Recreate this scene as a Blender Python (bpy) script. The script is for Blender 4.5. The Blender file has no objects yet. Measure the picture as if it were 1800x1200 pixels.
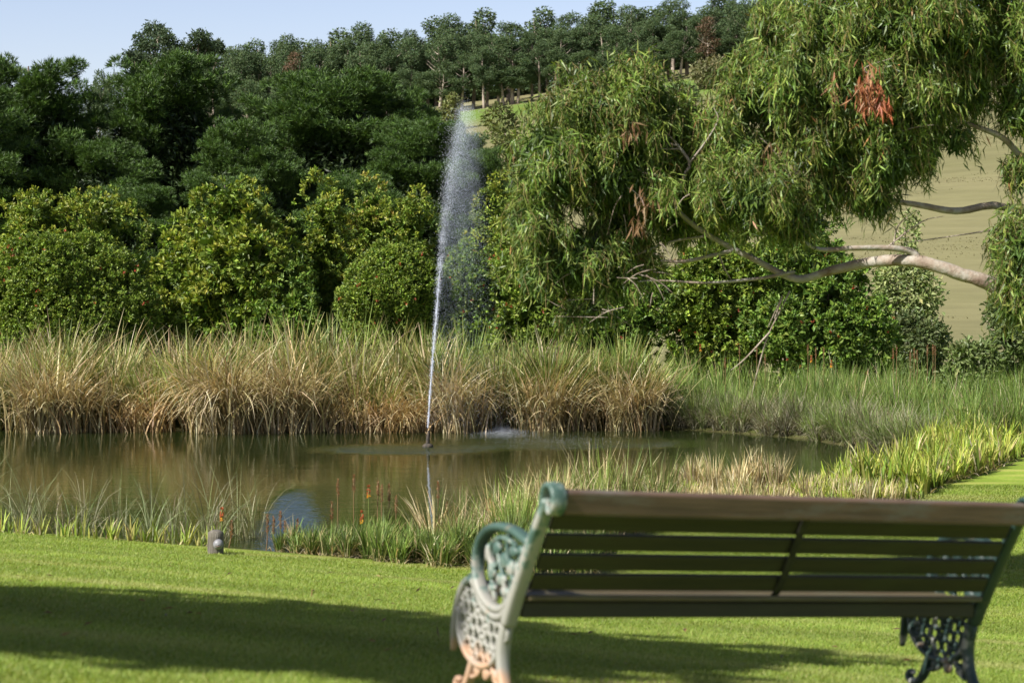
import bpy, bmesh, math, random
import numpy as np
from mathutils import Vector, Matrix

RS = np.random.RandomState(7)
random.seed(7)
scene = bpy.context.scene
COL = scene.collection
R = math.radians
F = 3500.0
HOR = 480.0
CAMZ = 1.5
WATER = -1.70


def P(px, py, Y):
    return np.array([(px - 900.0) / F * Y, Y, CAMZ - (py - HOR) / F * Y])


# ------------------------------------------------------------------ mesh helpers
class Acc:
    """collects quads (tris repeat nothing: all faces are quads)"""
    def __init__(self):
        self.v = []; self.f = []; self.c = []; self.n = 0

    def add(self, v, f, c=None):
        v = np.asarray(v, np.float32).reshape(-1, 3); f = np.asarray(f, np.int32).reshape(-1, 4)
        self.v.append(v); self.f.append(f + self.n); self.n += len(v)
        if c is None: c = (0.5, 0.5, 0.5)
        c = np.asarray(c, np.float32)
        if c.ndim == 1: c = np.tile(c, (len(f), 1))
        self.c.append(c)
        return self

    def mesh(self, name, smooth=False):
        v = np.concatenate(self.v); f = np.concatenate(self.f); c = np.concatenate(self.c)
        me = bpy.data.meshes.new(name)
        me.vertices.add(len(v)); me.vertices.foreach_set('co', v.ravel())
        me.loops.add(len(f) * 4); me.loops.foreach_set('vertex_index', f.ravel())
        me.polygons.add(len(f))
        me.polygons.foreach_set('loop_start', np.arange(0, len(f) * 4, 4, dtype=np.int32))
        me.polygons.foreach_set('use_smooth', np.full(len(f), smooth, dtype=bool))
        a = me.attributes.new('col', 'FLOAT_COLOR', 'FACE')
        a.data.foreach_set('color', np.concatenate([c, np.ones((len(c), 1), np.float32)], 1).ravel())
        me.update(calc_edges=True)
        return me

    def obj(self, name, mat, parent=None, smooth=False):
        o = bpy.data.objects.new(name, self.mesh(name, smooth))
        COL.objects.link(o)
        o.data.materials.append(mat)
        if parent: o.parent = parent
        return o


def tag(o, label=None, cat=None, group=None, kind=None):
    if label: o['label'] = label
    if cat: o['category'] = cat
    if group: o['group'] = group
    if kind: o['kind'] = kind
    return o


def empty(name, loc, label, cat, group=None, rz=0.0):
    o = bpy.data.objects.new(name, None)
    COL.objects.link(o)
    o.empty_display_size = 0.3
    o.location = loc; o.rotation_euler = (0, 0, rz)
    return tag(o, label, cat, group)


def dup(o, parent=None):
    c = o.copy(); COL.objects.link(c)
    if parent: c.parent = parent
    for ch in list(o.children): dup(ch, c)
    return c


def unit(v):
    v = np.asarray(v, float)
    return v / (np.linalg.norm(v, axis=-1, keepdims=True) + 1e-9)


def rnd_unit(n):
    return unit(RS.normal(size=(n, 3)))


def smooth_path(pts, sub=6):
    p = np.asarray(pts, float)
    q = np.vstack([2 * p[0] - p[1], p, 2 * p[-1] - p[-2]])
    out = []
    for i in range(1, len(q) - 2):
        for k in range(sub):
            t = k / sub
            out.append(0.5 * ((2 * q[i]) + (-q[i - 1] + q[i + 1]) * t + (2 * q[i - 1] - 5 * q[i] + 4 * q[i + 1] - q[i + 2]) * t * t
                              + (-q[i - 1] + 3 * q[i] - 3 * q[i + 1] + q[i + 2]) * t ** 3))
    out.append(p[-1])
    return np.array(out)


def tube(acc, pts, rad, sides=8, col=(0.5, 0.5, 0.5), sub=5, flat=None, rough=0.0, close=True):
    """round tube through pts; flat=(axis, a, b) makes an oval section: half width a along axis, b across"""
    pts = np.asarray(pts, float)
    rad = np.broadcast_to(np.asarray(rad, float), (len(pts),))
    pr = np.hstack([pts, rad[:, None]])
    if sub > 1: pr = smooth_path(pr, sub)
    p, r = pr[:, :3], np.maximum(pr[:, 3], 1e-4)
    if close:
        d0 = unit(p[0] - p[1]); d1 = unit(p[-1] - p[-2])
        kk = (flat[2] / max(r.max(), 1e-6)) if flat else 1.0
        p = np.vstack([p[0] + d0 * r[0] * .35 * kk, p, p[-1] + d1 * r[-1] * .35 * kk])
        r = np.concatenate([[r[0] * .55], r, [r[-1] * .55]])
        p = np.vstack([p[0] + d0 * 1e-4, p, p[-1] + d1 * 1e-4]); r = np.concatenate([[r[0] * 0.02], r, [r[-1] * 0.02]])
    n = len(p)
    tan = unit(np.gradient(p, axis=0))
    ref = np.array([0.13, 0.21, 0.97]) if abs(tan[:, 2]).mean() < .8 else np.array([1., .1, .1])
    if flat: ref = np.asarray(flat[0], float)
    b = unit(np.cross(tan, ref)); s = unit(np.cross(b, tan))
    a = np.linspace(0, 2 * math.pi, sides, endpoint=False)
    ca, sa = np.cos(a), np.sin(a)
    if flat:
        A, B = flat[1], flat[2]
        sg = lambda x: np.sign(x) * np.abs(x) ** .6
        ring = (s[:, None, :] * sg(ca)[None, :, None] * A + b[:, None, :] * sg(sa)[None, :, None] * B) * (r / max(r.max(), 1e-6))[:, None, None]
    else:
        ring = (s[:, None, :] * ca[None, :, None] + b[:, None, :] * sa[None, :, None]) * r[:, None, None]
    if rough: ring = ring * (1 + RS.normal(0, rough, (n, sides, 1)))
    v = p[:, None, :] + ring
    i = np.arange(n - 1)[:, None] * sides; j = np.arange(sides)[None, :]; j2 = (j + 1) % sides
    f = np.stack([i + j, i + j2, i + sides + j2, i + sides + j], -1).reshape(-1, 4)
    acc.add(v.reshape(-1, 3), f, col)


def leaves(acc, pos, tip, length, width, col, fold=0.25, face=None):
    """one folded four-point leaf per position; tip = direction of the tip"""
    n = len(pos)
    tip = unit(tip)
    up = rnd_unit(n) if face is None else unit(np.asarray(face) + 0.45 * RS.normal(size=(n, 3)))
    s = unit(np.cross(tip, up)); nn = np.cross(s, tip)
    L = np.broadcast_to(length, (n,))[:, None]; W = np.broadcast_to(width, (n,))[:, None]
    fz = nn * W * fold
    v = np.stack([pos, pos + tip * L * .45 + s * W * .5 + fz, pos + tip * L, pos + tip * L * .45 - s * W * .5 + fz], 1)
    f = np.arange(n * 4).reshape(n, 4)
    acc.add(v.reshape(-1, 3), f, col)


def blades(acc, base, h, ang, th0, th1, w, c0, c1, seg=5, power=1.5, face=None):
    """bent tapering grass blades"""
    n = len(base)
    h = np.broadcast_to(h, (n,)); w = np.broadcast_to(w, (n,))
    d = np.stack([np.cos(ang), np.sin(ang), np.zeros(n)], 1)
    fa = ang + math.pi / 2 + RS.normal(0, .5, n) if face is None else face
    s = np.stack([np.cos(fa), np.sin(fa), np.zeros(n)], 1)
    prof = np.interp(np.linspace(0, 1, seg + 1), [0, .2, .6, 1], [.7, 1, .8, .06])
    p = np.array(base, float); rows = []
    for k in range(seg + 1):
        t = k / seg
        ww = (w * prof[k] * .5)[:, None]
        rows.append(p - s * ww); rows.append(p + s * ww)
        th = np.broadcast_to(th0, (n,)) + np.broadcast_to(th1, (n,)) * (t + .5 / seg) ** power
        p = p + (h / seg)[:, None] * (np.sin(th)[:, None] * d + np.cos(th)[:, None] * np.array([0, 0, 1.]))
    v = np.stack(rows, 1)
    m = 2 * (seg + 1)
    k = np.arange(seg) * 2
    fq = np.stack([k, k + 1, k + 3, k + 2], 1)
    f = (np.arange(n)[:, None, None] * m + fq[None]).reshape(-1, 4)
    tt = ((np.arange(seg) + .5) / seg)[None, :, None]
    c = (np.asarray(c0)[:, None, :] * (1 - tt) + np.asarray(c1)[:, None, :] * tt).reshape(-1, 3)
    acc.add(v.reshape(-1, 3), f, c)


def pick(cols, n, wts=None, jit=.18):
    cols = np.asarray(cols, float)
    i = RS.choice(len(cols), n, p=None if wts is None else np.asarray(wts) / np.sum(wts))
    return np.clip(cols[i] * (1 + RS.normal(0, jit, (n, 1))) * (1 + RS.normal(0, .05, (n, 3))), .003, .95)


# ------------------------------------------------------------------ materials
def new_mat(name):
    m = bpy.data.materials.new(name); m.use_nodes = True
    nt = m.node_tree; nt.nodes.clear()
    out = nt.nodes.new('ShaderNodeOutputMaterial')
    return m, nt, out


def N(nt, typ, **kw):
    n = nt.nodes.new(typ)
    for k, v in kw.items():
        if k.startswith('i_'):
            key = k[2:]
            key = int(key) if key.isdigit() else key.replace('_', ' ')
            n.inputs[key].default_value = v
        else:
            setattr(n, k, v)
    return n


def leaf_mat(name, trans=.35, rough=.5, spec=.35, tint=(1.25, 1.15, .5), nscale=None):
    m, nt, out = new_mat(name)
    at = N(nt, 'ShaderNodeAttribute', attribute_name='col')
    col = at.outputs['Color']
    if nscale:
        tc = N(nt, 'ShaderNodeTexCoord'); nz = N(nt, 'ShaderNodeTexNoise', i_Scale=nscale, i_Detail=2.0)
        nt.links.new(tc.outputs['Object'], nz.inputs['Vector'])
        mr = N(nt, 'ShaderNodeMapRange', i_1=.3, i_2=.7, i_3=.75, i_4=1.25)
        nt.links.new(nz.outputs['Fac'], mr.inputs[0])
        mx = N(nt, 'ShaderNodeVectorMath', operation='SCALE')
        nt.links.new(col, mx.inputs[0]); nt.links.new(mr.outputs[0], mx.inputs['Scale']); col = mx.outputs[0]
    pb = N(nt, 'ShaderNodeBsdfPrincipled', i_Roughness=rough)
    pb.inputs['Specular IOR Level'].default_value = spec
    nt.links.new(col, pb.inputs['Base Color'])
    tr = N(nt, 'ShaderNodeBsdfTranslucent')
    tm = N(nt, 'ShaderNodeVectorMath', operation='MULTIPLY'); tm.inputs[1].default_value = tint
    nt.links.new(col, tm.inputs[0]); nt.links.new(tm.outputs[0], tr.inputs['Color'])
    mix = N(nt, 'ShaderNodeMixShader'); mix.inputs[0].default_value = trans
    nt.links.new(pb.outputs[0], mix.inputs[1]); nt.links.new(tr.outputs[0], mix.inputs[2])
    nt.links.new(mix.outputs[0], out.inputs['Surface'])
    return m


def noise_mat(name, stops, scale=(1, 1, 1), nscale=5.0, detail=6.0, rough=.8, bump=.2, bscale=None, spec=.3, usecol=False, metal=0.0):
    m, nt, out = new_mat(name)
    tc = N(nt, 'ShaderNodeTexCoord'); mp = N(nt, 'ShaderNodeMapping'); mp.inputs['Scale'].default_value = scale
    nt.links.new(tc.outputs['Object'], mp.inputs['Vector'])
    nz = N(nt, 'ShaderNodeTexNoise', i_Scale=nscale, i_Detail=detail, i_Roughness=.62)
    nt.links.new(mp.outputs[0], nz.inputs['Vector'])
    cr = N(nt, 'ShaderNodeValToRGB')
    el = cr.color_ramp.elements
    while len(el) < len(stops): el.new(.5)
    for e, (p, c) in zip(el, stops): e.position = p; e.color = (*c, 1)
    nt.links.new(nz.outputs['Fac'], cr.inputs[0])
    pb = N(nt, 'ShaderNodeBsdfPrincipled', i_Roughness=rough, i_Metallic=metal)
    pb.inputs['Specular IOR Level'].default_value = spec
    col = cr.outputs[0]
    if usecol:
        at = N(nt, 'ShaderNodeAttribute', attribute_name='col')
        mx = N(nt, 'ShaderNodeVectorMath', operation='MULTIPLY')
        nt.links.new(col, mx.inputs[0]); nt.links.new(at.outputs['Color'], mx.inputs[1]); col = mx.outputs[0]
    nt.links.new(col, pb.inputs['Base Color'])
    if bump:
        n2 = N(nt, 'ShaderNodeTexNoise', i_Scale=bscale or nscale * 3, i_Detail=5.0)
        nt.links.new(mp.outputs[0], n2.inputs['Vector'])
        bp = N(nt, 'ShaderNodeBump', i_Strength=bump, i_Distance=.02)
        nt.links.new(n2.outputs['Fac'], bp.inputs['Height']); nt.links.new(bp.outputs[0], pb.inputs['Normal'])
    nt.links.new(pb.outputs[0], out.inputs['Surface'])
    return m


M = {}
M['leaf'] = leaf_mat('leaf', .22, .5, .3, (1.1, 1.15, .5))
M['gumleaf'] = leaf_mat('gum_leaf', .24, .46, .32, (1.2, 1.2, .5))
M['needle'] = leaf_mat('pine_needle', .15, .5, .35, (1.2, 1.15, .5))
M['farleaf'] = leaf_mat('far_leaf', .2, .6, .25)
M['reed'] = leaf_mat('reed_blade', .28, .55, .3, (1.15, 1.05, .7))
M['grass'] = leaf_mat('grass_blade', .4, .5, .3, (1.25, 1.2, .5))
M['petal'] = leaf_mat('petal', .3, .5, .3, (1.2, .9, .8))
M['bark'] = noise_mat('gum_bark', [(.3, (.13, .085, .06)), (.44, (.24, .19, .145)), (.56, (.31, .285, .24)), (.75, (.20, .185, .165))], (1, 1, 1), 5.0, 8, .7, .5, 30)
M['twig'] = noise_mat('twig_bark', [(.35, (.16, .11, .08)), (.65, (.40, .34, .28))], (1, 1, 1), 14.0, 5, .8, .3)
M['fartrunk'] = noise_mat('far_trunk_bark', [(.35, (.18, .14, .11)), (.65, (.46, .39, .32))], (1, 1, .3), 1.5, 5, .85, 0)
M['darktrunk'] = noise_mat('pine_bark', [(.35, (.05, .038, .03)), (.65, (.13, .10, .08))], (1, 1, .3), 6.0, 5, .9, .4)

# ------------------------------------------------------------------ terrain
POND = np.array([(-24, 24.6), (-14, 24.6), (-7, 24.4), (-4.9, 24.0), (-3.7, 23.2), (-2.9, 22.8), (-2.0, 22.3), (-1.0, 21.8), (-.2, 21.9), (.2, 23.6), (.5, 25.8), (1.4, 27.3),
                 (2.6, 27.9), (3.8, 28.3), (4.8, 29.0), (5.7, 30.6), (6.4, 32.6), (6.75, 34.4), (6.3, 36.3), (5.6, 38.4), (4.3, 39.9), (2.9, 41.2),
                 (1.5, 40.9), (0, 40.6), (-4, 40.5), (-10, 40.5), (-18, 40.5), (-26, 40.3), (-30, 33)], float)


def pond_sdf(x, y):
    p = np.stack([np.ravel(x), np.ravel(y)], 1)
    d = np.full(len(p), 1e9); inside = np.zeros(len(p), bool)
    for i in range(len(POND)):
        a, b = POND[i], POND[(i + 1) % len(POND)]
        e = b - a; w = p - a
        t = np.clip((w @ e) / (e @ e), 0, 1)
        d = np.minimum(d, np.linalg.norm(w - t[:, None] * e, axis=1))
        c1 = (a[1] > p[:, 1]) != (b[1] > p[:, 1])
        with np.errstate(divide='ignore', invalid='ignore'):
            xi = a[0] + (p[:, 1] - a[1]) / (b[1] - a[1]) * e[0]
        inside ^= c1 & (p[:, 0] < xi)
    return np.where(inside, -d, d).reshape(np.shape(x))


def smax(a, b, k):
    h = np.clip(.5 + .5 * (a - b) / k, 0, 1)
    return b + (a - b) * h + k * h * (1 - h)


def smin(a, b, k): return -smax(-np.asarray(a), -np.asarray(b), k)


RIDGE_Y = 420.0
_rx = np.array([-600, -140, -80, -16, 6, 38, 103, 400, 900.])
_rz = np.array([9, 15, 26, 37, 40, 45, 52, 63, 68.])


def vnoise(x, y, s):
    return (np.sin(x * s * 1.3 + 2.1 * np.sin(y * s * .7)) + np.sin(y * s * 1.1 + 1.7 * np.sin(x * s * .9 + 1)) + np.sin((x + y) * s * .53 + 3)) / 3


def hill_z(x, y):
    zr = np.interp(x * RIDGE_Y / np.maximum(y, 200), _rx, _rz)
    t = np.clip((y - 92) / (RIDGE_Y - 92), 0, 1.6)
    t = np.where(t > 1.16, 1.16 - (t - 1.16) * .5, t)
    return (zr + 1.4) * np.maximum(t, 0) ** 1.06 + vnoise(x, y, .035) * .9 * np.clip((y - 95) / 60, 0, 1)


def ground(x, y):
    x = np.asarray(x, float); y = np.asarray(y, float)
    yy = np.where(y < 7.2, 7.2 + (y - 7.2) * .25, y)
    L = -.12 * (yy - 7.0) - .075 * np.clip(x, -25, 40) - .045 + .012 * vnoise(x, y, 1.1)
    base = smax(L, -1.60 + .02 * vnoise(x, y, .5), .16)
    base = np.where(y > 40, np.minimum(base, -1.35), base)
    s = pond_sdf(x, y)
    z = smin(base, np.maximum(-1.72 + .42 * s, -3.0), .12)
    return z + hill_z(x, y)


def axis(lo, hi, step, far_lo, far_hi, g=1.14):
    a = list(np.arange(lo, hi + 1e-6, step))
    s = step; v = hi
    while v < far_hi: s *= g; v += s; a.append(v)
    s = step; v = lo
    while v > far_lo: s *= g; v -= s; a.insert(0, v)
    return np.array(a)


gx = axis(-13, 13, .25, -700, 700); gy = axis(5, 46, .25, -120, 800, 1.07)
XX, YY = np.meshgrid(gx, gy)
ZZ = ground(XX, YY)
SD = pond_sdf(XX, YY)


def ground_mesh(name, j0, j1, mat):
    nx = len(gx)
    V = np.stack([XX[j0:j1 + 1], YY[j0:j1 + 1], ZZ[j0:j1 + 1]], -1).reshape(-1, 3)
    nj = j1 - j0
    i = np.arange(nj)[:, None] * nx + np.arange(nx - 1)[None]
    f = np.stack([i, i + 1, i + nx + 1, i + nx], -1).reshape(-1, 4)
    acc = Acc(); acc.add(V, f)
    me = acc.mesh(name, True)
    # how muddy each point is (bare bank and pond bed)
    at = me.attributes.new('mud', 'FLOAT', 'POINT')
    at.data.foreach_set('value', np.clip(1 - SD[j0:j1 + 1] / .9, 0, 1).astype(np.float32).ravel())
    o = bpy.data.objects.new(name, me); COL.objects.link(o); me.materials.append(mat)
    return tag(o, kind='structure')


def lawn_mat():
    m, nt, out = new_mat('lawn')
    tc = N(nt, 'ShaderNodeTexCoord')
    n1 = N(nt, 'ShaderNodeTexNoise', i_Scale=1.1, i_Detail=5.0); nt.links.new(tc.outputs['Object'], n1.inputs['Vector'])
    n2 = N(nt, 'ShaderNodeTexNoise', i_Scale=26.0, i_Detail=4.0); nt.links.new(tc.outputs['Object'], n2.inputs['Vector'])
    mp = N(nt, 'ShaderNodeMapping'); mp.inputs['Scale'].default_value = (.28, 2.1, 1); mp.inputs['Rotation'].default_value = (0, 0, .12)
    nt.links.new(tc.outputs['Object'], mp.inputs['Vector'])
    n3 = N(nt, 'ShaderNodeTexNoise', i_Scale=1.4, i_Detail=3.0); nt.links.new(mp.outputs[0], n3.inputs['Vector'])
    c1 = N(nt, 'ShaderNodeValToRGB')
    e = c1.color_ramp.elements
    e[0].position = .32; e[0].color = (.13, .19, .022, 1); e[1].position = .66; e[1].color = (.21, .28, .040, 1)
    nt.links.new(n1.outputs['Fac'], c1.inputs[0])
    mx = N(nt, 'ShaderNodeMix', data_type='RGBA'); mx.inputs[7].default_value = (.36, .33, .10, 1)
    mr = N(nt, 'ShaderNodeMapRange', i_1=.52, i_2=.72, i_3=0.0, i_4=.75); nt.links.new(n3.outputs['Fac'], mr.inputs[0])
    nt.links.new(mr.outputs[0], mx.inputs[0]); nt.links.new(c1.outputs[0], mx.inputs[6])
    # worn soil under the bench front
    sx = N(nt, 'ShaderNodeMapping', vector_type='TEXTURE'); sx.inputs['Location'].default_value = (1.0, 8.5, -.2); sx.inputs['Scale'].default_value = (1.7, .75, 4); sx.inputs['Rotation'].default_value = (0, 0, .42)
    nt.links.new(tc.outputs['Object'], sx.inputs['Vector'])
    gr = N(nt, 'ShaderNodeTexGradient', gradient_type='SPHERICAL'); nt.links.new(sx.outputs[0], gr.inputs[0])
    ad = N(nt, 'ShaderNodeMath', operation='MULTIPLY_ADD'); ad.inputs[1].default_value = 1.6
    nt.links.new(gr.outputs['Fac'], ad.inputs[0])
    n4 = N(nt, 'ShaderNodeTexNoise', i_Scale=5.0, i_Detail=5.0); nt.links.new(tc.outputs['Object'], n4.inputs['Vector'])
    sb = N(nt, 'ShaderNodeMath', operation='SUBTRACT'); sb.inputs[1].default_value = .85; nt.links.new(n4.outputs['Fac'], sb.inputs[0])
    nt.links.new(sb.outputs[0], ad.inputs[2])
    cl = N(nt, 'ShaderNodeMapRange', i_1=0.0, i_2=.3, i_3=0.0, i_4=.9); nt.links.new(ad.outputs[0], cl.inputs[0])
    mx2 = N(nt, 'ShaderNodeMix', data_type='RGBA'); mx2.inputs[7].default_value = (.30, .21, .13, 1)
    nt.links.new(cl.outputs[0], mx2.inputs[0]); nt.links.new(mx.outputs[2], mx2.inputs[6])
    mud = N(nt, 'ShaderNodeAttribute', attribute_name='mud')
    mx3 = N(nt, 'ShaderNodeMix', data_type='RGBA'); mx3.inputs[7].default_value = (.045, .035, .02, 1)
    nt.links.new(mud.outputs['Fac'], mx3.inputs[0]); nt.links.new(mx2.outputs[2], mx3.inputs[6])
    vm = N(nt, 'ShaderNodeVectorMath', operation='SCALE')
    mr2 = N(nt, 'ShaderNodeMapRange', i_1=.3, i_2=.7, i_3=.86, i_4=1.12); nt.links.new(n2.outputs['Fac'], mr2.inputs[0])
    nt.links.new(mx3.outputs[2], vm.inputs[0]); nt.links.new(mr2.outputs[0], vm.inputs['Scale'])
    pb = N(nt, 'ShaderNodeBsdfPrincipled', i_Roughness=.9); pb.inputs['Specular IOR Level'].default_value = .1
    nt.links.new(vm.outputs[0], pb.inputs['Base Color'])
    bp = N(nt, 'ShaderNodeBump', i_Strength=.3, i_Distance=.015)
    n5 = N(nt, 'ShaderNodeTexNoise', i_Scale=60.0, i_Detail=3.0); nt.links.new(tc.outputs['Object'], n5.inputs['Vector'])
    nt.links.new(n5.outputs['Fac'], bp.inputs['Height']); nt.links.new(bp.outputs[0], pb.inputs['Normal'])
    nt.links.new(pb.outputs[0], out.inputs['Surface'])
    return m


def hill_mat():
    m, nt, out = new_mat('dry_paddock')
    tc = N(nt, 'ShaderNodeTexCoord')
    mp = N(nt, 'ShaderNodeMapping'); mp.inputs['Scale'].default_value = (.35, 1, 1); nt.links.new(tc.outputs['Object'], mp.inputs['Vector'])
    n1 = N(nt, 'ShaderNodeTexNoise', i_Scale=.05, i_Detail=8.0, i_Roughness=.65); nt.links.new(mp.outputs[0], n1.inputs['Vector'])
    n2 = N(nt, 'ShaderNodeTexNoise', i_Scale=.45, i_Detail=6.0, i_Roughness=.7); nt.links.new(mp.outputs[0], n2.inputs['Vector'])
    c1 = N(nt, 'ShaderNodeValToRGB'); e = c1.color_ramp.elements
    e[0].position = .35; e[0].color = (.135, .13, .06, 1); e[1].position = .65; e[1].color = (.185, .17, .088, 1)
    nt.links.new(n1.outputs['Fac'], c1.inputs[0])
    # greener pasture high on the slope under the trees
    sp = N(nt, 'ShaderNodeSeparateXYZ'); nt.links.new(tc.outputs['Object'], sp.inputs[0])
    a = N(nt, 'ShaderNodeMapRange', i_1=300.0, i_2=330.0, i_3=0.0, i_4=1.0); nt.links.new(sp.outputs['Y'], a.inputs[0])
    b = N(nt, 'ShaderNodeMapRange', i_1=384.0, i_2=372.0, i_3=1.0, i_4=1.0)
    b2 = N(nt, 'ShaderNodeMapRange', i_1=372.0, i_2=384.0, i_3=1.0, i_4=0.0); nt.links.new(sp.outputs['Y'], b2.inputs[0])
    x2 = N(nt, 'ShaderNodeMapRange', i_1=38.0, i_2=55.0, i_3=1.0, i_4=0.0); nt.links.new(sp.outputs['X'], x2.inputs[0])
    mu = N(nt, 'ShaderNodeMath', operation='MULTIPLY'); nt.links.new(a.outputs[0], mu.inputs[0]); nt.links.new(b2.outputs[0], mu.inputs[1])
    mu2 = N(nt, 'ShaderNodeMath', operation='MULTIPLY'); nt.links.new(mu.outputs[0], mu2.inputs[0]); nt.links.new(x2.outputs[0], mu2.inputs[1])
    mx = N(nt, 'ShaderNodeMix', data_type='RGBA'); mx.inputs[7].default_value = (.11, .165, .035, 1)
    nt.links.new(mu2.outputs[0], mx.inputs[0]); nt.links.new(c1.outputs[0], mx.inputs[6])
    vm = N(nt, 'ShaderNodeVectorMath', operation='SCALE')
    mr2 = N(nt, 'ShaderNodeMapRange', i_1=.3, i_2=.7, i_3=.84, i_4=1.14); nt.links.new(n2.outputs['Fac'], mr2.inputs[0])
    nt.links.new(mx.outputs[2], vm.inputs[0]); nt.links.new(mr2.outputs[0], vm.inputs['Scale'])
    pb = N(nt, 'ShaderNodeBsdfPrincipled', i_Roughness=.95); pb.inputs['Specular IOR Level'].default_value = .05
    nt.links.new(vm.outputs[0], pb.inputs['Base Color'])
    bp = N(nt, 'ShaderNodeBump', i_Strength=.3, i_Distance=.4); nt.links.new(n2.outputs['Fac'], bp.inputs['Height']); nt.links.new(bp.outputs[0], pb.inputs['Normal'])
    nt.links.new(pb.outputs[0], out.inputs['Surface'])
    return m


def hill_tufts():
    RS.seed(55); a = Acc(); n = 26000
    Y = 95 + 280 * RS.rand(n) ** 1.4; X = Y * (.17 + .12 * RS.rand(n))
    k = vnoise(X, Y * 3, .11) + .5 * vnoise(X * 2, Y * 5, .3) > .35
    X, Y = X[k], Y[k]; n = len(X)
    k = 4
    b = np.repeat(np.stack([X, Y, ground(X, Y) - .05], 1), k, 0) + RS.normal(0, .12, (n * k, 3)) * [1, 1, 0]
    c = pick([(.17, .155, .07), (.15, .14, .06), (.19, .172, .085), (.145, .145, .058)], n * k, [3, 2, 2, 1])
    blades(a, b, .04 + .13 * RS.rand(n * k) ** 3, RS.rand(n * k) * 6.28, .3, .8, .09, c * .8, c, seg=2)
    tag(a.obj('dry_grass_tufts', M['reed']), 'dry grass tufts scattered over the pale hillside paddock', 'grass', kind='stuff')


j60 = int(np.argmin(abs(gy - 62)))
ground_mesh('lawn', 0, j60, lawn_mat())
ground_mesh('hillside', j60, len(gy) - 1, hill_mat())


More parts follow.
